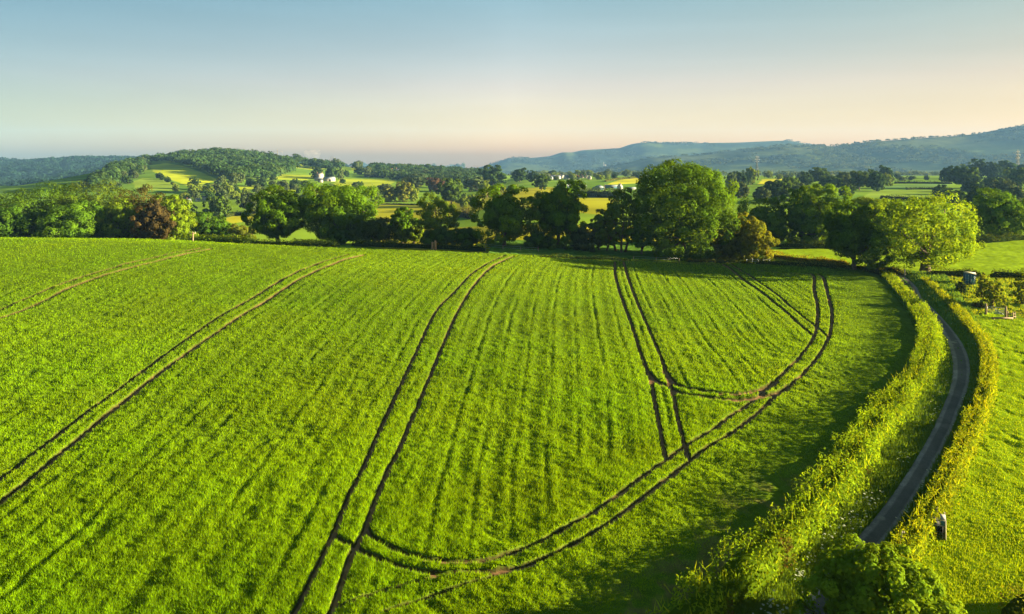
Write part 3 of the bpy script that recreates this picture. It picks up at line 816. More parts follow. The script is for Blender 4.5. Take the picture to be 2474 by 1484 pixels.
def near_tree(u, vtop, hw, Y, label, col, vbase=None, name="tree", cat="tree", b=0.18, ncl=60, lpc=330, ls=0.42, group=None, dx=0.0, stems=1, r0=None, lpx=None, **kw):
    seed = int(u * 7 + vtop * 13 + hw) % 100000
    rg = np.random.default_rng(seed)
    x = (u - U0) / F * Y; z = float(zt(x, Y))
    H = (CAMH - z) - (vtop - V0) * Y / F
    R = hw * Y / F
    t = thing(name, label, cat, (x, Y, z - 0.05), 0.0, group)
    V, Fq, cc, C, rc = crown(rg, H, R, b, ncl, lpc, ls, col, **kw)
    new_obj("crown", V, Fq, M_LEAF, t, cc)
    mb = trunk_mesh(rg, H, r0 or 0.028 * H + 0.12, b, C, nl=10, stems=stems)
    mb.build("trunk", M_BARK, t, None, True)
    return t

DK = (0.052, 0.115, 0.009); OAK = (0.085, 0.175, 0.008); MID = (0.085, 0.16, 0.014); LIME = (0.125, 0.20, 0.010); GOLD = (0.165, 0.19, 0.012); ASH = (0.10, 0.17, 0.016)
COPPER = (0.070, 0.056, 0.020); BLUEG = (0.05, 0.09, 0.03)
NEAR = [
 # u, top, half width, distance, label, colour, options
 (12, 505, 80, 188, "dark green holly like tree at the left picture edge, behind the field crest", DK, dict(b=.02, ncl=44)),
 (88, 455, 115, 212, "tall rounded tree with sunlit yellow green top, second from the left edge", (0.065, 0.13, 0.008), dict(b=.05, ncl=70)),
 (212, 450, 108, 219, "tall broad tree with mixed dark and golden foliage behind the bright domed tree", (0.075, 0.12, 0.010), dict(b=.05, ncl=64)),
 (135, 512, 60, 200, "small dark tree wedged between the tall trees and the bright domed tree", DK, dict(b=.02, ncl=36)),
 (183, 492, 80, 192, "bright mid green domed tree standing low on the field crest", (0.075, 0.16, 0.010), dict(b=.0, ncl=54, dome=.1)),
 (285, 482, 62, 198, "yellowish green loose tree between the bright domed tree and the copper one", LIME, dict(b=.0, ncl=44, airy=.15)),
 (340, 461, 76, 208, "dark brownish green wide tree behind the copper beech", (0.075, 0.075, 0.018), dict(b=.02, ncl=52)),
 (376, 488, 50, 194, "purple brown copper beech in the left clump of trees", COPPER, dict(b=.0, ncl=44)),
 (413, 474, 52, 199, "yellow green tree at the right end of the left clump", LIME, dict(b=.0, ncl=46)),
 (494, 516, 52, 216, "dark rounded tree behind the wooden pole on the crest", DK, dict(b=.02, ncl=36)),
 (543, 534, 36, 222, "small olive tree right of the dark rounded tree near the pole", OAK, dict(b=.02, ncl=26)),
 (583, 540, 34, 214, "small golden green tree beside the large round oak", (0.12, 0.15, 0.015), dict(b=.02, ncl=24)),
 (671, 458, 68, 177, "round dense oak standing alone behind the crest, left of the widest oak", OAK, dict(b=.03, ncl=74, lpc=350)),
 (818, 448, 94, 180, "wide dark oak with pale bare branches on its sunny side", OAK, dict(b=.05, ncl=86, lpc=340, dome=.15)),
 (820, 556, 34, 170, "ivy covered stump like bush under the wide dark oak", DK, dict(b=.0, ncl=26, ls=.32)),
 (903, 532, 62, 170, "dark hawthorn thicket right of the wide dark oak", (0.05, 0.085, 0.018), dict(b=.0, ncl=48, ls=.32)),
 (972, 503, 36, 190, "small rounded tree behind the hawthorn thicket", OAK, dict(b=.08, ncl=34)),
 (1000, 548, 30, 182, "pale yellow green sapling glowing behind the hedge line", LIME, dict(b=.0, ncl=22)),
 (1052, 471, 52, 174, "slender airy ash tree with light green leaves on the field edge", ASH, dict(b=.2, ncl=52, airy=.45, fill=.02, lop=.4)),
 (1062, 556, 46, 169, "dark bush at the foot of the slender ash", DK, dict(b=.0, ncl=34, ls=.32)),
 (1122, 552, 42, 169, "dark green bush left of the pair of tall oaks", DK, dict(b=.0, ncl=34, ls=.32)),
 (1218, 456, 68, 167, "tall oak with sunlit gaps in its crown, left one of the pair of oaks", OAK, dict(b=.13, ncl=74, airy=.12, lop=.4)),
 (1348, 440, 68, 171, "tall narrow topped oak, right one of the pair of oaks", OAK, dict(b=.10, ncl=76, lop=.35)),
 (1300, 560, 38, 166, "dark ivy bush between the pair of oaks", DK, dict(b=.0, ncl=28, ls=.32)),
 (1408, 545, 42, 166, "dark green grey elder bush right of the pair of oaks", (0.06, 0.09, 0.03), dict(b=.0, ncl=32, ls=.32)),
 (1455, 508, 34, 168, "thin airy tree left of the tall multi stemmed tree", ASH, dict(b=.15, ncl=34, airy=.4, stems=2)),
 (1497, 456, 50, 167, "tall airy multi stemmed light green tree beside the giant oak", (0.095, 0.165, 0.016), dict(b=.14, ncl=58, airy=.38, fill=.03, stems=3, lop=.35)),
 (1549, 540, 38, 164, "small tree with a bare leaning trunk under the giant oak", OAK, dict(b=.30, ncl=24, airy=.25)),
 (1650, 391, 132, 164, "giant broad oak, by far the largest tree on the field edge", (0.078, 0.155, 0.008), dict(b=.04, ncl=150, lpc=330, lop=.08, dome=.0, rcl=(.10, .17), rfr=(.76, .93), p_=3.0)),
 (1762, 560, 50, 161, "rusty green bush under the right flank of the giant oak", (0.11, 0.13, 0.02), dict(b=.0, ncl=32, ls=.32)),
 (1812, 523, 54, 159, "golden yellow leaved tree glowing right of the giant oak", GOLD, dict(b=.0, ncl=46, airy=.2)),
 (1852, 483, 66, 197, "bright topped round tree behind the golden tree", (0.09, 0.175, 0.012), dict(b=.0, ncl=50)),
 (1938, 448, 50, 196, "dark green tree at the back left of the lime topped tree row", OAK, dict(b=.0, ncl=46)),
 (1990, 457, 68, 190, "large lime topped tree at the middle of the tree row behind the upper field", (0.10, 0.19, 0.012), dict(b=.0, ncl=66)),
 (2088, 472, 62, 194, "lime topped tree at the right end of the tree row behind the upper field", (0.13, 0.21, 0.013), dict(b=.0, ncl=54)),
 (2165, 486, 36, 190, "bright yellow green tree peeping out between the dark oak and the pale tree", LIME, dict(b=.0, ncl=34)),
 (2062, 505, 72, 146, "very dark oak with a thick ivy trunk on the hedge by the lane end", (0.062, 0.128, 0.009), dict(b=.16, ncl=74, lpc=250, dome=.2, lop=.3)),
 (2233, 474, 122, 145, "big pale lime green spreading tree with a bare trunk at the lane bend", (0.175, 0.28, 0.010), dict(b=.13, ncl=125, lpc=240, airy=.30, fill=.03, dome=.18, lop=.3, rcl=(.10, .17), r0=1.05)),
 (2415, 460, 64, 203, "rounded bright green tree behind the upper field at the right picture edge", (0.09, 0.19, 0.012), dict(b=.0, ncl=60)),
 (2520, 470, 60, 206, "round tree partly cut by the right picture edge", (0.09, 0.18, 0.012), dict(b=.0, ncl=40)),
 (-60, 470, 90, 212, "tall dark tree outside the left picture edge", OAK, dict(b=.0, ncl=40)),
]
for (u, vt, hw, Y, lab, col, kw) in NEAR:
    near_tree(u, vt, hw, Y, lab, col, **kw)

# ------------------------------------------------------------------ hedges
def hedge(name, label, path, w, h, col, dens=26, ls=0.22, tint=(1.7, 1.15, .8), seed=1, group=None, jag=0.35, cat="hedge", base=0.0, tall=0.0, rust=0.0, taper=0.0, dead=()):
    """a hedge along world points: dark woody core with a leafy uneven skin"""
    rg = np.random.default_rng(seed)
    p = np.asarray(path, float)[:, :2]
    seg = np.r_[0, np.cumsum(np.hypot(*np.diff(p, axis=0).T))]; Lh = seg[-1]
    n = int(Lh * dens * (h * 1.7 + w) * 0.8)
    s = rg.uniform(0, Lh, n)
    x0 = np.interp(s, seg, p[:, 0]); y0 = np.interp(s, seg, p[:, 1])
    e = min(0.6, Lh / 10)
    tx = np.interp(np.minimum(s + e, Lh), seg, p[:, 0]) - np.interp(np.maximum(s - e, 0), seg, p[:, 0])
    ty = np.interp(np.minimum(s + e, Lh), seg, p[:, 1]) - np.interp(np.maximum(s - e, 0), seg, p[:, 1])
    tl = np.hypot(tx, ty) + 1e-9; nx, ny = ty / tl, -tx / tl
    a = rg.uniform(-0.12, 1.12, n) * np.pi
    ex = np.cos(a); ez = np.sin(a)
    px = np.sign(ex) * np.abs(ex) ** 0.55; pz = np.clip(np.sign(ez) * np.abs(ez) ** 0.55, -0.05, 1)
    q = a * (w * .5 + h) / 2
    lump = 1 + jag * fbm(s, q * 1.0, 2.2, 3, seed) + jag * 0.5 * fbm(s, q, 0.8, 2, seed + 5)
    big = 1 + 0.3 * jag * fbm(s, s * 0, 7.0, 2, seed + 9)
    endf = np.clip(np.minimum(s, Lh - s) / 0.8, 0.3, 1) ** 0.5
    rr = rg.uniform(0.78, 1.06, n)
    off = px * w / 2 * lump * rr * endf; hh = pz * h * lump * big * rr * endf
    off = off * (1 - 0.5 * taper * smooth(85, 130, y0))
    hh = hh * (1 - taper * smooth(80, 135, y0))
    X = x0 + nx * off; Y = y0 + ny * off
    Z = zt(x0, y0) + base + hh
    nr = np.stack([nx * ex, ny * ex, ez], 1) * 0.7 + unit(n, rg) * 0.7 + np.array([0, 0, .15])
    V, Fq = leaf_quads(np.stack([X, Y, Z], 1), nr, np.full(n, ls), rg, 0.6)
    pt = fbm(s, q, 3.5, 3, seed + 21)
    cc = np.array(col) * (rg.uniform(0.72, 1.3, n) * (1 + 0.55 * pt))[:, None]
    cc = cc * (1 + (np.array(tint) - 1) * (rg.uniform(0, 1, n) ** 1.5)[:, None])
    if rust:
        rm = (fbm(s, q, 2.4, 3, seed + 41) > 0.18)[:, None] * rg.uniform(0, rust, n)[:, None]
        cc = cc * (1 - rm) + np.array([0.28, 0.15, 0.03]) * rm
    for (dxp, dyp, dr_) in dead:                # a patch of dead bracken
        dm_ = (1 - smooth(0.5, 1.0, np.hypot(X - dxp, Y - dyp) / dr_ + 0.3 * fbm(X, Y, 0.8, 2, 3)))[:, None] * rg.uniform(.5, 1, n)[:, None]
        cc = cc * (1 - dm_) + np.array([0.07, 0.035, 0.012]) * dm_
    cc = np.repeat(cc, 4, axis=0)
    # upright shoots on top
    if tall:
        k = int(Lh * 18); s2 = rg.uniform(0, Lh, k); o2 = rg.uniform(-.5, .5, k) * w
        t2 = np.interp(s2, seg, p[:, 0]), np.interp(s2, seg, p[:, 1])
        i = np.clip(np.searchsorted(seg, s2) - 1, 0, len(p) - 2)
        dd = p[i + 1] - p[i]; dl = np.hypot(*dd.T) + 1e-9
        bx = t2[0] + dd[:, 1] / dl * o2; by = t2[1] - dd[:, 0] / dl * o2
        bz = zt(t2[0], t2[1]) + base + h * 0.72 * (1 - taper * smooth(80, 135, t2[1]))
        az = rg.uniform(0, 6.28, k); wd = rg.uniform(.03, .07, k); hg = rg.uniform(.3, 1, k) * (tall + 0.24 * h)
        b0 = np.stack([bx - wd * np.cos(az), by - wd * np.sin(az), bz], 1); b1 = np.stack([bx + wd * np.cos(az), by + wd * np.sin(az), bz], 1)
        tp = np.stack([bx + rg.normal(size=k) * .2, by + rg.normal(size=k) * .2, bz + hg], 1)
        md = (b0 + tp) / 2 + np.array([0, 0, .02])
        V = np.vstack([V, np.stack([b0, b1, tp, md], 1).reshape(-1, 3)]); Fq = np.vstack([Fq, np.arange(4 * k).reshape(-1, 4) + 4 * n])
        c2 = np.array(col) * rg.uniform(.8, 1.5, k)[:, None] * (1 + np.array([.7, .15, 0]) * rg.uniform(0, 1, k)[:, None])
        cc = np.vstack([cc, np.repeat(c2, 4, axis=0)])
    # core
    m = max(4, int(Lh / 1.0)); sc = np.linspace(0, Lh, m)
    cx = np.interp(sc, seg, p[:, 0]); cy_ = np.interp(sc, seg, p[:, 1])
    gx_ = np.gradient(cx); gy_ = np.gradient(cy_); gl = np.hypot(gx_, gy_) + 1e-9
    aa = np.linspace(-0.1, 1.1, 9) * np.pi
    qx = np.sign(np.cos(aa)) * np.abs(np.cos(aa)) ** .55 * w * .30; qz = np.clip(np.sign(np.sin(aa)) * np.abs(np.sin(aa)) ** .55, -.2, 1) * h * .66
    sc_e = np.clip(np.minimum(sc, Lh - sc) / 0.8, 0.25, 1)[:, None] ** .5
    lum = (1 + jag * 0.6 * fbm(sc, sc * 0, 2.2, 3, seed))[:, None] * sc_e
    VX = cx[:, None] + (gy_ / gl)[:, None] * qx[None] * lum; VY = cy_[:, None] - (gx_ / gl)[:, None] * qx[None] * lum
    VZ = zt(cx, cy_)[:, None] + base + qz[None] * lum * (1 - taper * smooth(80, 135, cy_))[:, None]
    base_i = len(V); CV = np.stack([VX, VY, VZ], -1).reshape(-1, 3)
    I = np.arange(m * 9).reshape(m, 9) + base_i
    CF = np.stack([I[:-1, :-1], I[:-1, 1:], I[1:, 1:], I[1:, :-1]], -1).reshape(-1, 4)
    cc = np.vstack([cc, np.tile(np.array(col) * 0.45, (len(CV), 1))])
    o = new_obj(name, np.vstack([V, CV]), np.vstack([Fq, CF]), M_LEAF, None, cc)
    tag(o, label, cat, group)
    return o

def offset_line(L, d):
    p = np.asarray(L, float)[:, :2]
    g = np.gradient(p, axis=0); g /= np.hypot(*g.T)[:, None] + 1e-9
    return p + np.stack([g[:, 1], -g[:, 0]], 1) * d
# lane hedges. W_RIGHT runs from the far corner towards the camera, so the lane lies on its left hand (negative side)
HEDGE_L = offset_line(W_RIGHT, -1.3)
k0 = HEDGE_L[:, 1] > 27
hedge("hedge", "long sunlit hedge curving along the left of the lane, beside the crop", HEDGE_L[k0], 2.7, 2.25, (0.150, 0.25, 0.008), 60, .19, (1.35, 1.12, .7), 3, "hedges along the lane", .55, rust=.08, taper=.55, dead=[(*ray(1935, 1352, 1.6)[0][:2], 1.5), (*ray(1790, 1455, 1.6)[0][:2], 1.0), (*ray(2090, 1125, 1.6)[0][:2], 0.9)], tall=.15)
HEDGE_R = offset_line(W_HRL, -0.75)
hedge("hedge", "narrower orange tinged hedge on the right of the lane, beside the meadow", HEDGE_R, 1.5, 1.8, (0.175, 0.25, 0.008), 60, .18, (1.45, 1.08, .7), 4, "hedges along the lane", .5, rust=.10, taper=.4, tall=.15)
def hp(px, h=0.0): return rays(spline(px, 12), h)
for (lab, px, w, h, col, kw) in [
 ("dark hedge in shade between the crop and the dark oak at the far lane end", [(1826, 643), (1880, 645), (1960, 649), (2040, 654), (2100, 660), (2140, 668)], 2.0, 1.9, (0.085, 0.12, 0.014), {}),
 ("thin golden topped hedge behind the dark shaded hedge, edging the upper field", [(1836, 612), (1860, 622), (1890, 629), (1940, 635), (2050, 644)], 1.6, 1.7, (0.15, 0.15, 0.016), {}),
 ("short clipped hedge right of the dark oak trunk, ending at a wooden post", [(2085, 652), (2120, 656), (2160, 661), (2182, 666)], 1.6, 1.7, (0.10, 0.13, 0.015), {}),
 ("dark hedge behind the blue container at the foot of the pale tree", [(2236, 667), (2270, 669), (2320, 670), (2372, 671)], 1.6, 1.9, (0.06, 0.10, 0.014), {}),
 ("dark straight hedge right of the container, below the upper field", [(2392, 672), (2440, 673), (2500, 674), (2620, 676)], 1.6, 1.9, (0.06, 0.10, 0.014), {}),
 ("low dark hedge along the back of the upper field, left part", [(1858, 601), (1920, 603), (1985, 603), (2080, 602), (2160, 600)], 2.0, 2.2, (0.05, 0.09, 0.016), {}),
 ("low dark hedge along the back of the upper field, right part", [(2340, 590), (2400, 587), (2473, 581), (2600, 574)], 2.0, 2.2, (0.05, 0.09, 0.016), {}),
 ("scrubby bramble hedge along the crop edge under the giant oak", [(1655, 638), (1720, 640), (1780, 641), (1822, 643)], 1.6, 1.4, (0.07, 0.10, 0.018), {}),
 ("low nettle strip along the crop edge below the airy trees", [(1300, 627), (1400, 630), (1520, 634)], 1.4, 1.2, (0.05, 0.09, 0.014), {}),
 ("short bushy hedge stub beside the field gate in the paddock", [(2348, 742), (2362, 745), (2378, 748)], 1.4, 1.3, (0.14, 0.12, 0.02), {}),
]:
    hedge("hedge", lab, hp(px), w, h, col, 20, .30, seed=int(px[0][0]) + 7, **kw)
def hpY(us, Y): return np.array([[p2x(u, Y), Y, 0] for u in us])
for (lab, us, Y, vt, w, col) in [
 ("grassy topped green hedge behind the wooden pole on the crest", (455, 500, 560, 622), 158, 567, 2.4, (0.08, 0.15, 0.012)),
 ("sunlit tall hedge between the round oak and the wide oak", (700, 750, 815), 160, 577, 2.4, (0.10, 0.17, 0.012)),
 ("low dark hedge along the crest below the round oak", (600, 700, 820), 153, 596, 1.4, (0.05, 0.095, 0.012)),
 ("dark hedge line along the far crop edge under the ash tree", (850, 960, 1060, 1172), 157, 598, 1.8, (0.04, 0.08, 0.012)),
]:
    P_ = hpY(us, Y); zb = float(zt(P_[:, 0], P_[:, 1]).mean())
    hedge("hedge", lab, P_, w, max(1.2, CAMH - zb - (vt - V0) * Y / F), col, 20, .30, seed=us[0])
hedge("hedge", "leafy yellow green hedge in the bottom right corner behind the round bush", [(26.5, 36.6), (29, 36.9), (32, 37.0), (36, 37.2), (41, 37.6)], 2.2, 1.7, (0.13, 0.17, 0.014), 50, .17, seed=77)

# round walnut-like bush in front, right shrubs
near_tree(2125, 1333, 172, 34.5, "large round bush with dark broad leaves overhanging the lane at the bottom", (0.125, 0.215, 0.010), b=.0, ncl=110, lpc=260, ls=.17, name="bush", cat="bush", dome=.25, rcl=(.09, .15), lop=.13, rfr=(.74, .93))
near_tree(2396, 668, 26, 111, "twiggy yellow young tree standing in rough grass right of the container", (0.16, 0.21, 0.014), b=.0, ncl=36, lpc=120, ls=.28, name="shrub", cat="shrub", airy=.3, lop=.5)
near_tree(2372, 652, 9, 118, "narrow yellow shrub column between the container and the dark hedge", (0.20, 0.25, 0.014), b=.0, ncl=20, lpc=120, ls=.25, name="shrub", cat="shrub", airy=.2)
near_tree(2468, 662, 22, 113, "twiggy yellow shrub at the right picture edge below the dark hedge", (0.15, 0.20, 0.014), b=.0, ncl=26, lpc=120, ls=.28, name="shrub", cat="shrub", airy=.3, lop=.5)
near_tree(2405, 862, 8, 84, "little round bush at the meadow side of the right lane hedge", (0.12, 0.14, 0.016), b=.0, ncl=12, lpc=120, ls=.2, name="shrub", cat="shrub")
# ------------------------------------------------------------------ trees in the middle distance: shared crowns, copied
def proto(seed, H, R, b, ncl, lpc, ls, col, **kw):
    rg = np.random.default_rng(seed)
    V, Fq, cc, C, rc = crown(rg, H, R, b, ncl, lpc, ls, col, **kw)
    mb = trunk_mesh(rg, H, 0.03 * H, b, C, nl=4, sides=5)
    tv = np.vstack(mb.v); q = np.vstack(mb.q) + len(V); t = np.vstack(mb.t) + len(V)
    cc = np.vstack([cc, np.zeros((len(tv), 3)) + .08])
    me = new_obj("tree", np.vstack([V, tv]), [Fq, q, t], [M_LEAFV, M_BARK], None, cc, np.r_[np.zeros(len(Fq)), np.ones(len(q) + len(t))])
    return me
KINDS = {
 'oak': dict(col=(0.055, 0.10, 0.014), b=.10), 'dark': dict(col=(0.035, 0.07, 0.016), b=.03), 'lime': dict(col=(0.13, 0.185, 0.018), b=.05),
 'yel': dict(col=(0.15, 0.17, 0.02), b=.05), 'copper': dict(col=(0.075, 0.05, 0.03), b=.05), 'grey': dict(col=(0.075, 0.11, 0.035), b=.05)}
PROTO = {}
for i, (k, d) in enumerate(KINDS.items()):
    PROTO[k] = []
    for j in range(3):
        o = proto(100 + i * 10 + j, 12.0, 6.0, d['b'], 40, 85, 1.0, d['col'], lop=.35, airy=.1)
        PROTO[k].append(o.data); bpy.data.objects.remove(o)
rt = random.Random(5)
def mid_tree(u, vt, vb, w, kind, label, group=None, name="tree"):
    p = ray(u, vb)[0]; y = p[1]
    H = max(2.0, (vb - vt) * y / F); W = w * y / F
    o = bpy.data.objects.new(name, rt.choice(PROTO[kind])); COL.objects.link(o)
    o.location = (float(p[0]), float(p[1]), float(p[2]) - 0.3)
    o.scale = (W / 12.0, W / 12.0, H / 11.6); o.rotation_euler = (0, 0, rt.uniform(0, 6.28))
    return tag(o, label, "tree", group)
MIDT = [
 (1090, 436, 497, 66, 'oak', "round full oak in the middle distance, above the airy ash"),
 (972, 443, 488, 44, 'yel', "larger yellow lit tree in the row at the back of the buttercup meadow"),
 (940, 452, 488, 34, 'yel', "smaller yellow lit tree left in the row at the back of the buttercup meadow"),
 (1000, 449, 487, 28, 'lime', "lime green tree at the right end of the row behind the buttercup meadow"),
 (1050, 429, 464, 42, 'copper', "reddish copper beech left of the round full oak"),
 (1000, 428, 458, 58, 'grey', "broad grey green tree behind the yellow lit row"),
 (930, 444, 470, 38, 'grey', "grey green tree above the smaller yellow lit tree"),
 (905, 456, 486, 26, 'grey', "small grey tree at the left end of the buttercup meadow row"),
 (1190, 404, 452, 68, 'dark', "large dark tree on the skyline left of centre"),
 (1150, 428, 462, 60, 'grey', "spreading grey green tree left of the large dark skyline tree"),
 (1255, 407, 440, 40, 'dark', "rounded dark tree right of the large dark skyline tree"),
 (1285, 414, 440, 28, 'dark', "small dark tree next to the white village houses"),
 (1308, 422, 460, 42, 'oak', "dense oak in front of the village, left of the barns"),
 (1240, 446, 470, 40, 'lime', "light green bushy tree below the skyline oaks"),
 (1168, 440, 472, 30, 'lime', "lime tinted tree beside the telegraph pole in the valley"),
 (1145, 471, 502, 36, 'lime', "hedge bush right of the round full oak"),
 (1120, 474, 502, 26, 'lime', "smaller hedge bush right of the round full oak"),
 (1205, 448, 474, 30, 'yel', "yellowish bush under the large dark skyline tree"),
 (1400, 434, 448, 12, 'lime', "small round tree among the barn roofs"),
 (1813, 404, 447, 32, 'lime', "golden green tree just left of the nearer pylon"),
 (1788, 414, 450, 36, 'dark', "dark tree left of the golden green tree by the pylon"),
 (1765, 420, 460, 30, 'grey', "grey tree emerging right of the giant oak"),
 (1790, 440, 478, 44, 'grey', "bluish green tree low between giant oak and pylon"),
 (1980, 408, 446, 52, 'oak', "rounded oak on the ridge left of the dark tall clump"),
 (1948, 419, 452, 36, 'dark', "small dark tree left of the rounded ridge oak"),
 (2005, 425, 460, 58, 'oak', "oak in front of the rounded ridge oak"),
 (2040, 415, 458, 40, 'grey', "grey green tree in the ridge belt"),
 (2075, 414, 460, 50, 'oak', "broad oak in the ridge belt left of the dark tall pair"),
 (2116, 411, 462, 44, 'dark', "tall dark tree at the right end of the ridge belt"),
 (2138, 401, 444, 34, 'dark', "topmost dark tree at the end of the ridge belt"),
 (2144, 418, 450, 22, 'lime', "sunlit side tree at the end of the ridge belt"),
 (1880, 436, 490, 80, 'oak', "wide oak below the bright yellow field and the pylon"),
 (1908, 429, 474, 44, 'oak', "rounded tree right of the bright yellow field"),
 (1840, 452, 492, 44, 'grey', "grey green bushy tree left of the wide oak"),
 (1930, 444, 486, 46, 'grey', "grey tree right of the wide oak"),
 (2045, 447, 480, 36, 'dark', "dark bushy treetop behind the lime topped row"),
 (2290, 400, 443, 44, 'dark', "dark double crowned tree at the left of the right hand wood"),
 (2330, 405, 456, 76, 'oak', "broad golden topped oak in front of the right hand wood"),
 (2328, 398, 432, 26, 'lime', "small bright tree behind the broad golden topped oak"),
 (2367, 389, 432, 50, 'dark', "tall dark tree in the right hand wood, with a lit right side"),
 (2422, 390, 432, 60, 'dark', "wide dark tree in the right hand wood left of the far pylon"),
 (2392, 396, 436, 44, 'dark', "dark tree between the two tallest of the right hand wood"),
 (2458, 407, 456, 54, 'oak', "golden topped oak below the far right pylon"),
 (2470, 394, 432, 40, 'dark', "dark tree behind the far right pylon"),
 (2390, 428, 464, 52, 'dark', "dark round tree below the right hand wood"),
 (2425, 434, 470, 46, 'grey', "grey green tree under the golden topped oak"),
 (2345, 436, 470, 50, 'dark', "low dark tree in front of the broad golden topped oak"),
 (2270, 449, 480, 38, 'dark', "small dark tree standing between the striped fields"),
 (2310, 455, 500, 50, 'dark', "dark wide bush left in the shaded thicket behind the pale tree"),
 (2360, 456, 508, 64, 'dark', "dark wide bush in the middle of the shaded thicket behind the pale tree"),
 (2410, 466, 506, 50, 'grey', "grey bush at the right of the shaded thicket"),
 (2455, 450, 490, 46, 'grey', "grey green bush at the right edge above the bright round tree"),
 (527, 478, 528, 56, 'oak', "solitary flat topped oak in the valley right of the left clump"),
 (602, 464, 514, 54, 'grey', "large olive tree half hidden behind the round oak"),
 (745, 458, 520, 60, 'lime', "bright lime tree between the round oak and the wide oak"),
 (450, 490, 530, 40, 'oak', "dark tree behind the right end of the left clump"),
 (468, 432, 458, 26, 'dark', "dark rounded tree at the foot of the yellow hill field"),
 (580, 417, 442, 22, 'grey', "tree in the hedge at the right corner of the yellow hill field"),
 (604, 430, 450, 25, 'dark', "dark round tree on the hill pasture, left of a pair"),
 (631, 430, 452, 28, 'dark', "dark round tree on the hill pasture, right of a pair"),
 (639, 413, 436, 24, 'dark', "tree at the lower edge of the hill wood"),
 (535, 425, 450, 26, 'grey', "grey tree below the pointed end of the yellow hill field"),
 (565, 420, 446, 24, 'grey', "grey tree in the hill hedge beside the corner tree"),
 (659, 422, 436, 18, 'dark', "low dark tree right of the hill wood edge"),
 (687, 438, 462, 22, 'grey', "grey green tree below the hill pasture, left"),
 (714, 434, 455, 20, 'dark', "small dark tree left of the white farm"),
 (735, 436, 452, 22, 'dark', "low dark bush in front of the white farm"),
 (765, 405, 430, 28, 'dark', "dark tree behind the white farm roof"),
 (800, 403, 434, 36, 'dark', "broadest dark tree right of the white farm"),
 (822, 408, 434, 20, 'grey', "greyish tree right of the broadest dark farm tree"),
 (837, 410, 428, 17, 'dark', "solitary dark tree on the open slope right of the farm"),
 (867, 405, 422, 24, 'dark', "pair like dark tree at the corner of the upper slope field"),
 (717, 374, 394, 27, 'dark', "big dark skyline tree right of the left pylon"),
 (760, 378, 397, 22, 'dark', "round skyline tree beside the smoke"),
 (775, 387, 408, 22, 'dark', "tall skyline tree above the white farm"),
 (810, 384, 403, 22, 'grey', "greenish skyline tree right of the tall one above the farm"),
 (879, 382, 403, 22, 'dark', "dome shaped tree highest on the middle skyline"),
 (867, 390, 406, 20, 'grey', "tree in front of the dome shaped skyline tree"),
 (960, 389, 407, 18, 'dark', "dark knob tree on the right skyline slope"),
 (990, 397, 412, 18, 'dark', "tree on the skyline slope above the white houses"),
 (861, 438, 458, 30, 'dark', "dark tree in the hedge under the open slope"),
 (800, 445, 462, 26, 'grey', "grey tree above the crown of the wide oak"),
 (828, 432, 444, 14, 'dark', "small bush right of the white barn"),
]
for (u, vt, vb, w, k, lab) in MIDT: mid_tree(u, vt, vb, w, k, lab)
def scatter(poly, n, hv, wv, kinds, label, group, seed):
    r = random.Random(seed); P = np.array(poly, float); c = 0
    while c < n:
        u = r.uniform(P[:, 0].min(), P[:, 0].max()); v = r.uniform(P[:, 1].min(), P[:, 1].max())
        if not inpoly(np.array([u]), np.array([v]), P)[0]: continue
        h = r.uniform(*hv); mid_tree(u, v - h, v, r.uniform(*wv) , r.choice(kinds), label, group); c += 1
scatter([(420, 462), (520, 458), (600, 462), (650, 470), (640, 492), (560, 488), (440, 490)], 34, (14, 26), (14, 26), ['grey', 'dark', 'grey', 'lime'], "grey green tree in the wooded valley band below the hill pastures", "trees in the valley band", 1)
scatter([(240, 450), (300, 410), (340, 398), (360, 402), (330, 432), (280, 466)], 30, (14, 22), (14, 24), ['dark', 'grey', 'grey'], "tree on the wooded left flank of the yellow field hill", "trees on the hill flank", 2)
scatter([(378, 424), (436, 452), (430, 455), (372, 428)], 9, (8, 12), (9, 13), ['dark'], "bush in the diagonal hedge across the hill fields", "bushes in the diagonal hill hedge", 3)
scatter([(650, 392), (700, 396), (780, 402), (900, 412), (1000, 414), (1130, 420), (1130, 412), (1000, 405), (860, 400), (720, 388)], 46, (11, 18), (12, 22), ['dark', 'dark', 'grey', 'oak'], "dark tree in the belt along the middle skyline", "trees along the middle skyline", 4)
scatter([(880, 420), (1000, 424), (1130, 432), (1130, 452), (1000, 440), (900, 430)], 40, (10, 20), (14, 24), ['dark', 'grey', 'grey'], "tree in the bluish wood below the skyline houses", "trees below the skyline houses", 6)
scatter([(660, 445), (760, 452), (880, 462), (900, 478), (760, 470), (640, 465)], 26, (10, 18), (12, 20), ['grey', 'dark', 'lime'], "tree in the hedges between the hill pastures and the oaks", "trees in the lower pasture hedges", 7)
scatter([(1280, 428), (1400, 424), (1560, 422), (1560, 432), (1400, 436), (1290, 436)], 40, (8, 16), (12, 22), ['grey', 'dark', 'lime'], "distant tree in the belt behind the village houses", "trees behind the village", 8)
scatter([(1740, 430), (1900, 424), (2160, 432), (2300, 434), (2160, 440), (1900, 434), (1750, 440)], 34, (7, 13), (12, 20), ['grey', 'lime', 'grey'], "hazy tree on the plain beyond the pylon field", "trees on the hazy plain", 9)

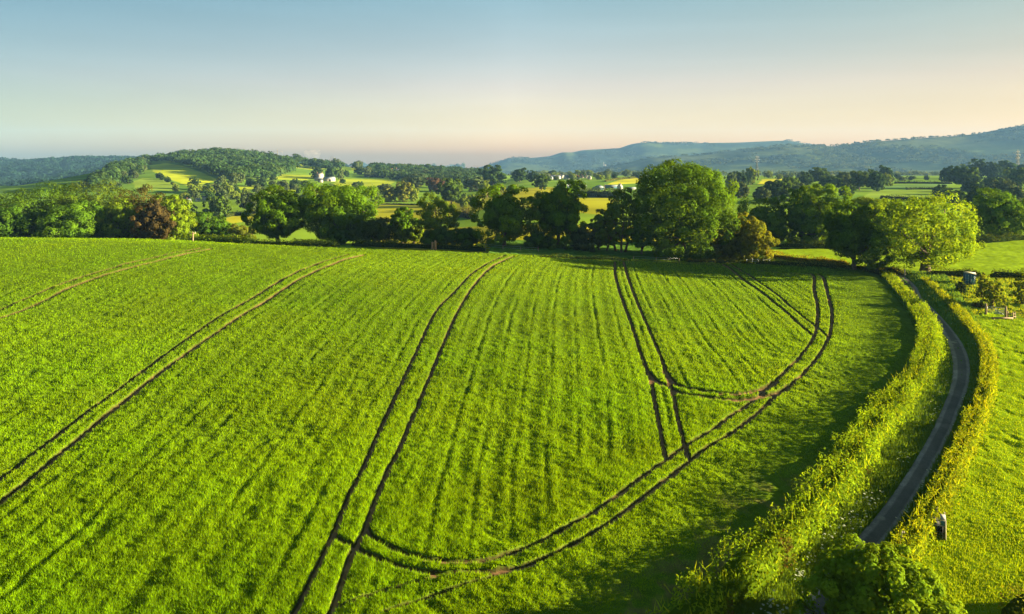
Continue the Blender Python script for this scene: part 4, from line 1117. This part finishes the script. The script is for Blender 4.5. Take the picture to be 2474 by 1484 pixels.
# far woods nobody could count
def woods(name, label, pts, h, r, ls, colr, seed, nq=46):
    rg = np.random.default_rng(seed); n = len(pts)
    u = unit(n * nq, rg); u[:, 2] = np.abs(u[:, 2]) * 1.0 - 0.25
    k = np.repeat(np.arange(n), nq)
    R = (r * rg.uniform(.7, 1.25, n))[k]; Hh = (h * rg.uniform(.7, 1.25, n))[k]
    b = 1 + .25 * np.sin(u[:, 0] * 6 + k) * np.cos(u[:, 1] * 5 + k * 2)
    P = pts[k] + np.stack([u[:, 0] * R * b, u[:, 1] * R * b, Hh * 0.5 + u[:, 2] * Hh * 0.5 * b], 1)
    V, Fq = leaf_quads(P, u * .8 + unit(n * nq, rg) * .45 + np.array([0, 0, .1]), np.full(n * nq, ls), rg, .8)
    c = np.array(colr) * (rg.uniform(.65, 1.4, n)[k] * rg.uniform(.85, 1.15, n * nq))[:, None]
    c = c * (1 + np.array([.4, .1, 0]) * (rg.uniform(0, 1, n) ** 2)[k][:, None])
    o = new_obj(name, V, Fq, M_LEAF, None, np.repeat(c, 4, axis=0))
    return tag(o, label, "wood", None, "stuff")
def in_px(poly, n, seed):
    rg = np.random.default_rng(seed); P = np.array(poly, float)
    u = rg.uniform(P[:, 0].min(), P[:, 0].max(), n * 4); v = rg.uniform(P[:, 1].min(), P[:, 1].max(), n * 4)
    m = inpoly(u, v, P); return ray(u[m][:n], v[m][:n])
woods("wood", "dense dark wood covering the top and right side of the yellow field hill",
      np.vstack([in_px([(395, 386), (440, 378), (540, 371), (610, 378), (690, 392), (712, 402), (706, 418), (660, 432), (600, 436), (560, 440), (530, 430), (480, 412), (440, 400), (405, 392)], 620, 1),
                 in_px([(290, 402), (340, 390), (400, 384), (410, 392), (360, 400), (320, 420), (250, 460), (215, 462)], 160, 2)]), 13, 8.0, 3.2, (0.035, 0.075, 0.018), 21, 80)
gq = np.random.default_rng(15)
uq = gq.uniform(690, 1175, 520); yq = gq.uniform(1150, 1330, 520); kq = (fbm(uq, uq * 0, 40, 2, 9) > -0.25) | (uq > 930)
xq = p2x(uq, yq)
woods("wood", "dark wooded belt running down the middle skyline right of the wooded hill", np.stack([xq, yq, zt(xq, yq)], 1)[kq], 11, 6, 3.4, (0.03, 0.065, 0.018), 25, 50)
woods("wood", "bluish wood on the slope under the skyline houses", in_px([(900, 424), (1000, 420), (1130, 420), (1165, 432), (1150, 448), (1040, 440), (920, 432)], 260, 6), 11, 6, 3.0, (0.035, 0.07, 0.02), 26, 50)
gx_ = np.random.default_rng(5)
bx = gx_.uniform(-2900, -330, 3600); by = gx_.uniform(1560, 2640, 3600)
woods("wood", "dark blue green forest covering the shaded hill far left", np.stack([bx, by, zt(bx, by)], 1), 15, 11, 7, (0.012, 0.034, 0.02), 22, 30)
px_ = gx_.uniform(-200, 2600, 3400) ; py_ = gx_.uniform(1500, 2700, 3400)
kp = (fbm(px_, py_, 300, 3, 66) > -0.05)
woods("wood", "patchy hazy woodland on the plain below the far blue ridge", np.stack([px_, py_, zt(px_, py_)], 1)[kp], 11, 9, 6, (0.05, 0.08, 0.025), 23, 22)
rx = gx_.uniform(300, 3400, 5200); ry = gx_.uniform(2500, 3440, 5200)
kp = (fbm(rx, ry, 240, 3, 68) > 0.06) | (np.abs(ry - 3400) < 22)
woods("wood", "scrub and copses dotted over the far blue ridge", np.stack([rx, ry, zt(rx, ry)], 1)[kp], 10, 10, 7, (0.035, 0.055, 0.02), 24, 16)

qx_ = gx_.uniform(-300, 2600, 2600); qy_ = gx_.uniform(3800, 4980, 2600)
kp = fbm(qx_, qy_, 330, 3, 71) > 0.05
woods("wood", "faint copses on the farthest blue ridge behind the giant oak", np.stack([qx_, qy_, zt(qx_, qy_)], 1)[kp], 9, 14, 8, (0.02, 0.035, 0.02), 27, 14)
# hedges in the middle distance
for (lab, px, w, h, col, ls) in [
 ("thick dark hedge below the farm barns", [(1378, 474), (1420, 476), (1470, 478), (1512, 478)], 8, 6.5, (0.05, 0.085, 0.025), .9),
 ("thin hedge above the small yellow field by the barns", [(1462, 440), (1500, 434), (1560, 428)], 3, 2.5, (0.09, 0.12, 0.02), .9),
 ("dark hedge along the top of the striped fields at right", [(2160, 444), (2220, 444), (2300, 445)], 3, 3.0, (0.04, 0.07, 0.02), .8),
 ("dark hedge between the two striped fields at right", [(2188, 459), (2230, 458), (2300, 459)], 2.5, 2.2, (0.04, 0.07, 0.02), .8),
 ("dark bank hedge below the striped fields at right", [(2125, 482), (2170, 484), (2230, 487), (2290, 488)], 3.0, 3.4, (0.04, 0.07, 0.02), .7),
 ("straight dark wall like hedge across the buttercup meadow", [(903, 497), (950, 495), (1015, 497)], 1.6, 1.4, (0.06, 0.09, 0.03), .6),
 ("dark hedge mass on the slope right of the airy ash", [(1096, 527), (1120, 524), (1140, 530)], 4, 4.5, (0.06, 0.07, 0.03), .7),
 ("long dark hedge under the skyline houses", [(880, 428), (960, 430), (1050, 436)], 6, 5.0, (0.04, 0.07, 0.03), 1.6),
 ("hedge along the right of the solitary flat topped oak", [(545, 525), (580, 520), (640, 515)], 3, 2.6, (0.06, 0.09, 0.02), .7),
 ("hedge running down the hill pasture to the valley", [(485, 453), (545, 447), (575, 437)], 3, 2.6, (0.06, 0.09, 0.03), 1.2),
]:
    hedge("hedge", lab, hp(px), w, h, col, 3.0 if ls > .65 else 6, ls, seed=int(px[0][0] + px[0][1]), jag=.4)
# ------------------------------------------------------------------ buildings
def gable(name, label, cat, u, v, W, D, He, Hr, rz, wall, roof, chim=0, win=(), door=None, group=None, over=0.3, dz=0.0, sc=1.0):
    """gabled building: ridge along local X"""
    p = ray(u, v)[0]
    t = thing(name, label, cat, (p[0], p[1], p[2] - 0.3 + dz), rz, group); t.scale = (sc, sc, sc)
    a, b = W / 2, D / 2
    V = [(-a, -b, -1), (a, -b, -1), (a, b, -1), (-a, b, -1), (-a, -b, He), (a, -b, He), (a, b, He), (-a, b, He), (-a, 0, Hr), (a, 0, Hr)]
    new_obj("wall", V, [np.array([(0, 1, 5, 4), (2, 3, 7, 6)]), np.array([(1, 2, 6, 9, 5), (3, 0, 4, 8, 7)])], wall, t)
    mb = MB(); a2 = a + over; sl = (Hr - He) / b; e = He - over * sl
    for s in (-1, 1):
        y0 = s * (b + over)
        vv = [(-a2, y0, e + .02), (a2, y0, e + .02), (a2, 0, Hr + .02), (-a2, 0, Hr + .02), (-a2, y0, e + .22), (a2, y0, e + .22), (a2, 0, Hr + .22), (-a2, 0, Hr + .22)]
        mb.add(vv, [(0, 3, 2, 1), (4, 5, 6, 7), (0, 1, 5, 4), (1, 2, 6, 5), (2, 3, 7, 6), (3, 0, 4, 7)])
    r = mb.build("roof", roof, t)
    for i in range(chim):
        c = MB(); cx = (-a + .7) if i == 0 else (a - .7)
        c.box((cx, 0, Hr + .5), (.9, .8, 1.8)); c.box((cx, 0, Hr + 1.5), (1.05, .95, .25)); c.tube([(cx, 0, Hr + 1.5), (cx, 0, Hr + 2.0)], [.16, .13], 6)
        c.build("chimney", M_TILE, r)
    for (wx, wz, ww, wh) in win:
        f = MB(); y = -b - .04
        f.box((wx, y, wz + wh / 2), (ww + .2, .06, .12)); f.box((wx, y, wz - wh / 2 - .05), (ww + .3, .14, .10)); f.box((wx - ww / 2, y, wz), (.1, .06, wh)); f.box((wx + ww / 2, y, wz), (.1, .06, wh))
        fo = f.build("window", M_WHITE, t)
        g = MB(); g.box((wx, -b - .015, wz), (ww, .03, wh)); g.build("pane", M_GLASS, fo)
    if door:
        d = MB(); d.box((door[0], -b - .03, door[2] / 2), (door[1], .06, door[2])); d.build("door", M_DARK, t)
    return t
W2 = [(-2.6, 1.5, 1.1, 1.1), (2.6, 1.5, 1.1, 1.1), (-2.6, 4.0, 1.1, 1.1), (0, 4.0, 1.1, 1.1), (2.6, 4.0, 1.1, 1.1)]
gable("farmhouse", "cream farmhouse with pale roof on the hillside behind the white barn", "house", 772, 431, 11, 7, 5.5, 9, 0.9, M_CREAM, M_STONE, 2, W2, (0, 1.1, 2.1), sc=.8)
gable("barn", "long pale barn with grey roof on the hillside below the farmhouse", "barn", 795, 438, 16, 9, 4.2, 6.5, 0.5, M_CREAM, M_SHEET, 0, [(-4, 2.2, 1.6, 1.2), (4, 2.2, 1.6, 1.2)], (0, 3.2, 3.4), sc=.85)
gable("shed", "small cream shed left of the long pale hillside barn", "shed", 768, 437, 8, 5, 3, 4.4, 0.7, M_CREAM, M_SHEET, 0, (), (0, 2.4, 2.4))
gable("shed", "tiny cream outbuilding in front of the hillside farm", "shed", 774, 441, 4.5, 4, 2.8, 3.8, 0.7, M_CREAM, M_SLATE, 0, (), (0, 1.2, 2.0))
for (u, v, s, lab, rz, wall, rf) in [
 (905, 413, .8, "pale blue roofed bungalow, leftmost on the skyline slope", .2, M_WHITE, M_SHEETB), (918, 414, .9, "white bungalow with blue roof on the skyline slope", .3, M_WHITE, M_SHEETB),
 (952, 420, 1.0, "white rendered house on the skyline slope, left of the lit gable", .9, M_WHITE, M_SLATE), (961, 420, 1.1, "bright white gabled house on the skyline slope", 1.2, M_WHITE, M_SLATE),
 (978, 418, .8, "cream cottage half hidden in trees right of the white gable", 1.0, M_CREAM, M_TILE), (907, 423, .5, "small pink lit cottage in the hedge of the skyline slope", 1.1, M_CREAM, M_TILE),
 (986, 421, .6, "little cream shed beside the half hidden cottage", 1.0, M_CREAM, M_SLATE)]:
    gable("house", lab, "house", u, v, 11 * s, 7 * s, 4.6 * s, 8 * s, rz, wall, rf, 1, W2[:3] if s > .7 else (), (0, 1.1, 2.1))
gable("house", "white gabled house among trees in the valley, left", "house", 455, 489, 9, 7, 5, 9, 1.25, M_WHITE, M_SLATE, 1, W2, (0, 1.1, 2.1), sc=.38)
gable("house", "white house with cream chimneys among trees in the valley", "house", 497, 484, 14, 8, 7, 10.5, .5, M_WHITE, M_SLATE, 2, W2, (0, 1.1, 2.1), sc=.38)
gable("house", "cream cottage right of the white house in the valley", "house", 478, 487, 8, 6, 4.5, 7.5, 1.0, M_WHITE, M_SLATE, 1, W2[:2], (0, 1.1, 2.1), sc=.38)
# farmstead with big sheds behind the oak pair
gable("barn", "low blue grey barn with dark lean-to, leftmost of the farmstead", "barn", 1362, 455, 26, 14, 4.5, 8.0, .25, M_SHEETB, M_SHEET, 0, (), (0, 5, 4), sc=.48)
gable("barn", "wide steel barn with blue gable in the middle of the farmstead", "barn", 1445, 459, 30, 16, 5.0, 9.0, 1.2, M_SHEETB, M_SHEET, 0, (), (0, 6, 4.2), sc=.48)
gable("barn", "long grey roofed shed right of the blue gabled barn", "barn", 1478, 455, 30, 12, 4.0, 7.0, .1, M_SHEETB, M_SHEET, 0, (), (0, 5, 3.4), sc=.48)
gable("barn", "dark round topped barn between the two blue barns", "barn", 1408, 454, 14, 12, 5.0, 8.0, 1.3, M_DARK, M_SLATE, 0, (), (0, 4, 3.8), sc=.48)
gable("farmhouse", "stone farmhouse with steep gable and chimney at the right of the farmstead", "house", 1497, 458, 13, 8, 6.0, 11.5, 1.15, M_STONE, M_STONE, 2, W2, (0, 1.1, 2.1), sc=.48)
gable("shed", "pale roofed outbuilding right of the stone farmhouse", "shed", 1525, 458, 16, 6, 3.0, 4.8, .15, M_STONE, M_SHEET, 0, [(-3, 1.6, 1.2, 1), (3, 1.6, 1.2, 1)], (0, 2, 2.2), sc=.48)
rv = random.Random(9)
for i in range(16):
    u = 1280 + i * 9.6 + rv.uniform(-3, 3); v = 432 + rv.uniform(-2.2, 2)
    gable("house", "white or cream house in the sunlit village row before the blue hills", "house", u, v, rv.uniform(9, 14), 8, rv.uniform(4.5, 6), rv.uniform(8, 9.5), rv.uniform(.2, 1.5),
          rv.choice([M_WHITE, M_CREAM, M_WHITE]), rv.choice([M_SLATE, M_TILE, M_SLATE]), 1, W2, (0, 1.1, 2.1), "village houses", sc=.6)
# church with a needle spire
p = ray(1458, 402)[0]
t = thing("church", "tiny pale church with a needle spire on the far blue hillside", "church", p); t.scale = (.6, .6, .6)
s = MB(); s.box((0, 0, 9), (7, 7, 18)); s.build("tower", M_STONE, t)
s = MB(); s.add([(-3.8, -3.8, 18), (3.8, -3.8, 18), (3.8, 3.8, 18), (-3.8, 3.8, 18), (0, 0, 52)], [(0, 3, 2, 1)], [(0, 1, 4), (1, 2, 4), (2, 3, 4), (3, 0, 4)]); s.build("spire", M_STONE, t)
s = MB(); s.box((14, 0, 5), (21, 10, 10)); s.add([(3.5, -5.5, 10), (25, -5.5, 10), (25, 5.5, 10), (3.5, 5.5, 10), (3.5, 0, 16), (25, 0, 16)], [(0, 1, 5, 4), (2, 3, 4, 5)], [(3, 0, 4), (1, 2, 5)]); s.build("nave", M_STONE, t)

# ------------------------------------------------------------------ pylons, poles
def pylon(u, vt, Y, label, rz=0.3, thick=0.2):
    x = (u - U0) / F * Y; z = float(zt(x, Y)); H = CAMH - (vt - V0) * Y / F - z
    t = thing("pylon", label, "pylon", (x, Y, z), rz)
    m = MB(); lv = [0, .16, .30, .42, .52, .61, .70, .78, .86, .94, 1.0]
    hw = lambda f: (0.085 * (1 - f / .62) + .022 * (f / .62) if f < .62 else .022 * (1 - (f - .62) / .38) + .006) * H
    for i in range(len(lv) - 1):
        f0, f1 = lv[i], lv[i + 1]; a, b = hw(f0), hw(f1)
        c0 = [(-a, -a), (a, -a), (a, a), (-a, a)]; c1 = [(-b, -b), (b, -b), (b, b), (-b, b)]
        for k in range(4):
            k2 = (k + 1) % 4
            m.beam((*c0[k], f0 * H), (*c1[k], f1 * H), thick)
            m.beam((*c0[k], f0 * H), (*c1[k2], f1 * H), thick * .6); m.beam((*c0[k2], f0 * H), (*c1[k], f1 * H), thick * .6)
            m.beam((*c1[k], f1 * H), (*c1[k2], f1 * H), thick * .6)
    m.build("tower", M_STEEL, t)
    for f, L in ((.70, .15), (.81, .19), (.92, .14)):
        c = MB(); a = hw(f)
        for s in (-1, 1):
            c.beam((s * a, -a, f * H), (s * L * H, 0, f * H + .01 * H), thick * .8); c.beam((s * a, a, f * H), (s * L * H, 0, f * H + .01 * H), thick * .8)
            c.beam((s * a, 0, (f + .035) * H), (s * L * H, 0, f * H + .01 * H), thick * .7)
        co = c.build("cross_arm", M_STEEL, t)
        for s in (-1, 1):
            q = MB(); q.tube([(s * L * H, 0, f * H), (s * L * H, 0, f * H - .045 * H)], [thick * .8, thick * .8], 5); q.build("insulator", M_STONE, co)
pylon(1828, 376, 1150, "lattice pylon on the plain left of the golden green tree, nearest pylon", .5)
pylon(2458, 362, 1000, "lattice pylon above the trees at the far right edge", .5)
pylon(670, 361, 1750, "lattice pylon standing on the skyline of the wooded hill", .2, .24)
pylon(802, 378, 2300, "faint distant pylon top on the skyline right of the smoke", .2, .3)

def pole(u, vt, vb, label, Y=None, arm=True, r=.16):
    if Y is None: P = ray(u, vb)[0]; Y = P[1]
    x = (u - U0) / F * Y; z = float(zt(x, Y)); H = CAMH - (vt - V0) * Y / F - z
    t = thing("telegraph_pole", label, "pole", (x, Y, z))
    m = MB(); m.tube([(0, 0, -.5), (0, 0, H * .5), (0, 0, H)], [r * 1.15, r, r * .8], 8); m.build("shaft", M_WOOD, t)
    if arm:
        m = MB(); m.box((0, -.2, H - .25), (1.5, .14, .16)); m.build("cross_bar", M_WOOD, t)
        for s in (-1, 0, 1):
            q = MB(); q.tube([(s * .6, -.2, H - .17), (s * .6, -.2, H + .12)], [.07, .05], 6); q.build("insulator", M_STONE, t)
pole(466, 561, 590, "wooden pole with a short cross bar standing on the field crest", 151)
pole(1176, 458, 478, "pale pole in the valley meadow beside the trees", None, False, .22)
pole(1460, 446, 466, "thin pole in front of the farmstead barns", None, True, .2)

# ------------------------------------------------------------------ container
cp = ray(2341, 692)[0]
CT = thing("shipping_container", "weathered blue shipping container with double doors and pale lettering in the rough grass", "container", (cp[0], cp[1], cp[2] + 0.1), -0.42)
CT.rotation_euler = (0.0, math.radians(3.5), -0.52); CT.scale = (.80, .80, .84)
cw, cl, ch = 2.3, 2.6, 2.75
mb = MB()
n = 14
for side in (-1, 1):                                   # corrugated long sides
    vs = []; ys = np.linspace(.08, cl - .08, n * 2)
    for i, yy in enumerate(ys):
        xo = side * (cw / 2 - (.035 if (i // 2) % 2 else .0) - .03)
        vs += [(xo, yy, .12), (xo, yy, ch - .1)]
    mb.add(vs, [(2 * i, 2 * i + 2, 2 * i + 3, 2 * i + 1) if side > 0 else (2 * i, 2 * i + 1, 2 * i + 3, 2 * i + 2) for i in range(len(ys) - 1)])
mb.box((0, cl - .05, ch / 2), (cw - .14, .05, ch - .2))
mb.box((0, cl / 2, .09), (cw - .14, cl - .1, .05))
mb.build("body", M_BLUE, CT)
fr = MB()
for sx in (-1, 1):
    for yy in (.06, cl - .06): fr.box((sx * (cw / 2 - .05), yy, ch / 2), (.13, .13, ch))
    fr.box((sx * (cw / 2 - .05), cl / 2, .07), (.11, cl - .26, .13)); fr.box((sx * (cw / 2 - .05), cl / 2, ch - .06), (.11, cl - .26, .11))
fr.box((0, .06, .07), (cw - .25, .12, .13)); fr.box((0, .06, ch - .07), (cw - .25, .12, .13)); fr.box((0, cl - .06, ch - .07), (cw - .25, .12, .13))
fr.build("frame", M_BLUEDK, CT)
r = MB(); r.box((0, cl / 2, ch + .035), (cw + .1, cl + .12, .06)); r.build("roof", M_ROOFSH, CT)
for sx in (-1, 1):
    d = MB(); x0 = sx * cw * .24; dw = cw * .43
    d.box((x0, .05, ch / 2), (dw, .05, ch - .32))
    for k in range(3):
        d.box((x0, .018, .55 + k * .82), (dw - .12, .02, .52))
    do = d.build("door", M_BLUE, CT)
    for q in (-.30, .30):
        rod = MB(); xx = x0 + q * dw; rod.tube([(xx, -.02, .18), (xx, -.02, ch - .18)], [.025, .025], 6)
        for zz in (.35, 1.1, ch - .4): rod.box((xx, -.005, zz), (.10, .06, .06))
        rod.build("lock_rod", M_GALV, do)
    h = MB(); h.box((x0 - .1, -.04, 1.15), (.34, .035, .05)); h.build("handle", M_GALV, do)
    L = MB(); y = -.012
    def bar(cx, cz, w, hh): L.box((cx, y, cz), (w, .018, hh))
    if sx > 0:
        zc = 1.20; xc = x0 - .20
        bar(xc, zc + .27, .34, .07); bar(xc, zc - .27, .34, .07)
        L.add([(xc + .09, y - .01, zc + .235), (xc + .17, y - .01, zc + .235), (xc - .09, y - .01, zc - .235), (xc - .17, y - .01, zc - .235)], [(0, 1, 2, 3)])
        bar(x0 + .14, zc, .09, .60); bar(x0 + .30, zc, .09, .60); bar(x0 + .22, zc + .20, .08, .08)
        for (cx, cz, w) in ((-.22, 2.30, .20), (.02, 2.30, .14), (.22, 2.34, .16), (.22, 2.22, .28), (.2, 2.10, .2)): bar(x0 + cx, cz, w, .05)
    else:
        for (cx, cz, w, hh) in ((.24, 2.28, .12, .16), (.24, 2.10, .16, .05), (.20, 1.08, .2, .05), (.26, 1.16, .06, .12)): bar(x0 + cx, cz, w, hh)
    L.build("lettering", M_CYAN, do)
# low dark leafy heap beside it
near_tree(2322, 676, 14, 123, "low dark bramble heap left of the blue container", (0.05, 0.08, 0.02), b=.0, ncl=14, lpc=90, ls=.25, name="shrub", cat="shrub")

# ------------------------------------------------------------------ gates, posts, pen
def P3(u, v): return ray(u, v)[0]
def post(parent, p, h, w=.16, mat=None, name="post"):
    m = MB(); m.tube([(p[0], p[1], -.3), (p[0], p[1], h * .6), (p[0], p[1], h), (p[0], p[1], h + .05)], [w * .6, w * .55, w * .52, w * .3], 6)
    return m.build(name, mat or M_WOOD, parent)
a = P3(2381, 761); b = P3(2429, 768)
g = thing("field_gate", "grey tubular metal gate between two wooden posts in the paddock fence", "gate", tuple(a), math.atan2(b[1] - a[1], b[0] - a[0]))
Lg = float(np.hypot(*(b - a)[:2])); dzg = float(b[2] - a[2])
post(g, (0, 0), 1.75, .28); post(g, (Lg, 0), 1.75, .28)
fm = MB(); x0, x1 = .2, Lg - .2
for zz in (.45, .62, .80, 1.02, 1.42): fm.tube([(x0, 0, zz), (x1, 0, zz)], [.03, .03], 6)
for xx in (x0, x1): fm.tube([(xx, 0, .45), (xx, 0, 1.42)], [.035, .035], 6)
fm.tube([(x0 + .1, .02, 1.40), (x1 - .05, .02, .47)], [.028, .028], 6); fm.tube([((x0 + x1) / 2, .0, .45), ((x0 + x1) / 2, .0, 1.42)], [.025, .025], 6)
fm.build("gate_frame", M_GALV, g)
st = thing("stile", "low wooden stile with one step right of the metal gate", "stile", tuple(P3(2434, 770)), .0)
post(st, (0, 0), 1.1, .18); post(st, (1.0, -.1), 1.0, .18)
m = MB(); m.box((.5, -.12, .75), (1.2, .06, .14)); m.build("rail", M_WOOD, st)
m = MB(); m.box((.5, -.3, .38), (.9, .30, .06)); m.build("step", M_WOOD, st)
tb = thing("timber_beam", "long timber beam lying on the grass in front of the gate", "beam", tuple(P3(2401, 772)), 0.03)
m = MB(); m.box((1.2, -.05, .22), (3.2, .24, .24)); m.box((-.2, -.05, .08), (.3, .3, .1)); m.box((2.6, -.05, .08), (.3, .3, .1)); m.build("timber", M_WOOD, tb)
def wire_fence(label, pts, h=1.15, step=3.2, mat=None, name="wire_fence", Y=None):
    P = rays(spline(pts, 6)) if Y is None else np.array([[p2x(u, Y), Y, float(zt(p2x(u, Y), Y))] for u in np.linspace(pts[0][0], pts[-1][0], 20)]); seg = np.r_[0, np.cumsum(np.hypot(*np.diff(P[:, :2], axis=0).T))]
    o0 = P[0]; t = thing(name, label, "fence", tuple(o0))
    k = max(2, int(seg[-1] / step) + 1); s = np.linspace(0, seg[-1], k)
    X = np.interp(s, seg, P[:, 0]) - o0[0]; Y = np.interp(s, seg, P[:, 1]) - o0[1]; Z = zt(X + o0[0], Y + o0[1]) - o0[2]
    for i in range(k):
        m = MB(); m.tube([(X[i], Y[i], Z[i] - .3), (X[i], Y[i], Z[i] + h * .5), (X[i], Y[i], Z[i] + h)], [.09, .085, .07], 6); m.build("post", mat or M_WOOD, t)
    for q in (.35, .65, .95):
        m = MB(); m.tube(np.stack([X, Y, Z + h * q], 1), .012, 4); m.build("wire", M_GALV, t)
wire_fence("post and wire fence running right from the wooden stile", [(2446, 772), (2480, 778), (2560, 790)])
wire_fence("post and wire fence under the left oak of the pair", [(1172, 617), (1300, 624)], 1.4, 4.0, Y=158)
wire_fence("post and wire fence in front of the lit meadow under the airy trees", [(1530, 633), (1575, 635), (1640, 638)], 1.3, 3.5)
rg_ = P3(1831, 642)
t = thing("sheep_hurdle", "pale metal sheep hurdle beside the golden tree at the crop corner", "hurdle", tuple(rg_), .05)
m = MB()
for zz in (.25, .6, .95, 1.3): m.tube([(-2.6, 0, zz), (2.6, 0, zz)], [.03, .03], 5)
m.build("rails", M_GALV, t)
for xx in (-2.6, -1.3, 0, 1.3, 2.6): post(t, (xx, 0.03), 1.5, .13, M_GALV, "upright")
t = thing("gate_post", "short pale wooden post at the end of the clipped hedge by the lane", "post", tuple(P3(2185, 668))); post(t, (0, 0), 1.5, .26, M_PALEWOOD, "shaft")
m = MB(); m.box((0, -.16, 1.1), (.08, .06, .3)); m.build("hinge", M_GALV, t)
for (u, v, lab) in ((1044, 614, "left of two short sunlit brown stumps at the crop edge under the ash"), (1051, 614, "right and taller of two short sunlit brown stumps at the crop edge under the ash")):
    p = np.array([p2x(u, 154), 154, float(zt(p2x(u, 154), 154))]); t = thing("tree_stump", lab, "stump", tuple(p))
    m = MB(); m.tube([(0, 0, -.2), (.05, 0, .8), (.0, .05, 1.5 + (u - 1044) * .05), (.02, .05, 1.6 + (u - 1044) * .05)], [.34, .26, .24, .16], 8); m.build("trunk", M_WOOD, t)
    m = MB(); m.tube([(0, 0, 1.0), (.35, -.1, 1.5), (.5, -.1, 1.7)], [.1, .07, .03], 6); m.build("branch", M_WOOD, t)

# mesh fronted pen sunk in the right hedge
pp = P3(2269, 1306)
pen = thing("animal_pen", "dark animal pen with a wire mesh front and pale roof panel beside the right hedge", "pen", (pp[0], pp[1], pp[2]), -0.50); pen.scale = (.78, .78, .78)
m = MB()
for xx, yy, hh in ((-.75, 0, 1.25), (.42, 0, 1.75), (.42, 1.3, 1.85), (-.75, 1.3, 1.35)):
    m.tube([(xx, yy, -.2), (xx, yy, hh)], [.06, .05], 5)
m.tube([(.05, .02, 1.2), (.05, .02, 1.75)], [.035, .035], 5); m.tube([(-.75, 0, 1.22), (.42, 0, 1.25)], [.04, .04], 5); m.tube([(.0, 0, 1.72), (.42, 0, 1.72)], [.04, .04], 5)
m.tube([(-.75, 0, .08), (.42, 0, .08)], [.04, .04], 5)
m.build("frame", M_PALEWOOD, pen)
m = MB()
for i in range(7): xx = -.72 + i * .19; m.tube([(xx, -.045, .1), (xx, -.045, 1.22)], [.006, .006], 4)
for i in range(6): zz = .14 + i * .21; m.tube([(-.74, -.05, zz), (.40, -.05, zz)], [.006, .006], 4)
m.build("mesh_front", M_STEEL, pen)
m = MB(); m.box((-.17, 1.3, .66), (1.1, .03, 1.25)); m.box((-.72, .66, .6), (.03, 1.2, 1.15)); m.box((.40, .66, .7), (.03, 1.2, 1.3)); m.box((-.17, .66, .05), (1.1, 1.2, .03)); m.build("wall", M_DARK, pen)
m = MB(); m.box((-.36, .66, 1.28), (.76, 1.3, .03)); m.build("cover", M_DARK, pen)
m = MB(); m.add([(.06, -.05, 1.78), (.46, -.05, 1.78), (.46, .75, 1.86), (.06, .75, 1.86), (.06, -.05, 1.82), (.46, -.05, 1.82), (.46, .75, 1.90), (.06, .75, 1.90)], [(0, 3, 2, 1), (4, 5, 6, 7), (0, 1, 5, 4), (1, 2, 6, 5), (2, 3, 7, 6), (3, 0, 4, 7)]); m.build("roof", M_STONE, pen)
m = MB(); m.box((.235, .03, 1.46), (.33, .02, .40)); m.build("pane", M_SHEETB, pen)
# leaning stakes by the bush
for (du, lean, lab) in ((0, .28, "left of two pale stakes leaning out of the hedge above the round bush"), (9, .16, "right of two pale stakes leaning out of the hedge above the round bush")):
    p = P3(2168 + du, 1352); t = thing("fence_stake", lab, "stake", tuple(p))
    m = MB(); m.tube([(0, 0, -.2), (lean * .5, 0, .8), (lean, 0, 1.7), (lean * 1.02, 0, 1.78)], [.05, .05, .045, .01], 5); m.build("shaft", M_PALEWOOD, t)
p = P3(2263, 1272); t = thing("hay_wigwam", "small golden stook of dry stems at the edge of the right hedge", "stook", tuple(p))
rgw = np.random.default_rng(3); m = MB()
for i in range(26):
    aa = i / 26 * 6.28; m.tube([(.28 * math.cos(aa), .28 * math.sin(aa), 0), (.04 * math.cos(aa + 1), .04 * math.sin(aa + 1), 1.15 + rgw.uniform(-.1, .15))], [.035, .012], 4)
m.build("stems", M_PALEWOOD, t)

# smoke behind the skyline
def smoke(label, blobs, dens, colr):
    m, n, l, out = nmat("smoke")
    pv = n.new("ShaderNodeVolumePrincipled"); pv.inputs["Color"].default_value = (*colr, 1); pv.inputs["Density"].default_value = dens
    l.new(pv.outputs[0], out.inputs["Volume"])
    import bmesh
    bm = bmesh.new()
    for (u, v, r, Y) in blobs:
        x = (u - U0) / F * Y; z = CAMH - (v - V0) * Y / F
        g = bmesh.ops.create_icosphere(bm, subdivisions=3, radius=r)
        for q in g['verts']:
            d = q.co.copy(); k = 1 + .25 * math.sin(d.x * .3 + u) * math.cos(d.z * .35 + v)
            q.co = Vector((x + d.x * k * 1.3, Y + d.y * k, z + d.z * k * .8))
    me = bpy.data.meshes.new("smoke"); bm.to_mesh(me); bm.free(); me.materials.append(m)
    o = bpy.data.objects.new("smoke", me); COL.objects.link(o)
    tag(o, label, "smoke", None, "stuff")
smoke("thin grey brown smoke plume rising behind the skyline trees", [(733, 379, 12, 2200), (745, 373, 14, 2200), (757, 369, 12, 2200)], .006, (.62, .58, .52))
smoke("thin white steam plume right of the grey smoke on the skyline", [(764, 379, 10, 2230), (768, 372, 8, 2230), (770, 365, 5, 2230)], .0035, (.95, .95, .95))

# ------------------------------------------------------------------ haze: one closed box of air
def haze():
    m, n, l, out = nmat("haze_air")
    pv = n.new("ShaderNodeVolumePrincipled"); pv.inputs["Color"].default_value = (*HAZE_COL, 1); pv.inputs["Density"].default_value = HAZE_DENS
    pv.inputs["Anisotropy"].default_value = 0.0
    l.new(pv.outputs[0], out.inputs["Volume"])
    mb = MB(); mb.box((0, 3250, 65), (17000, 7100, 420)); o = mb.build("haze", m)
    tag(o, kind="stuff")
haze()
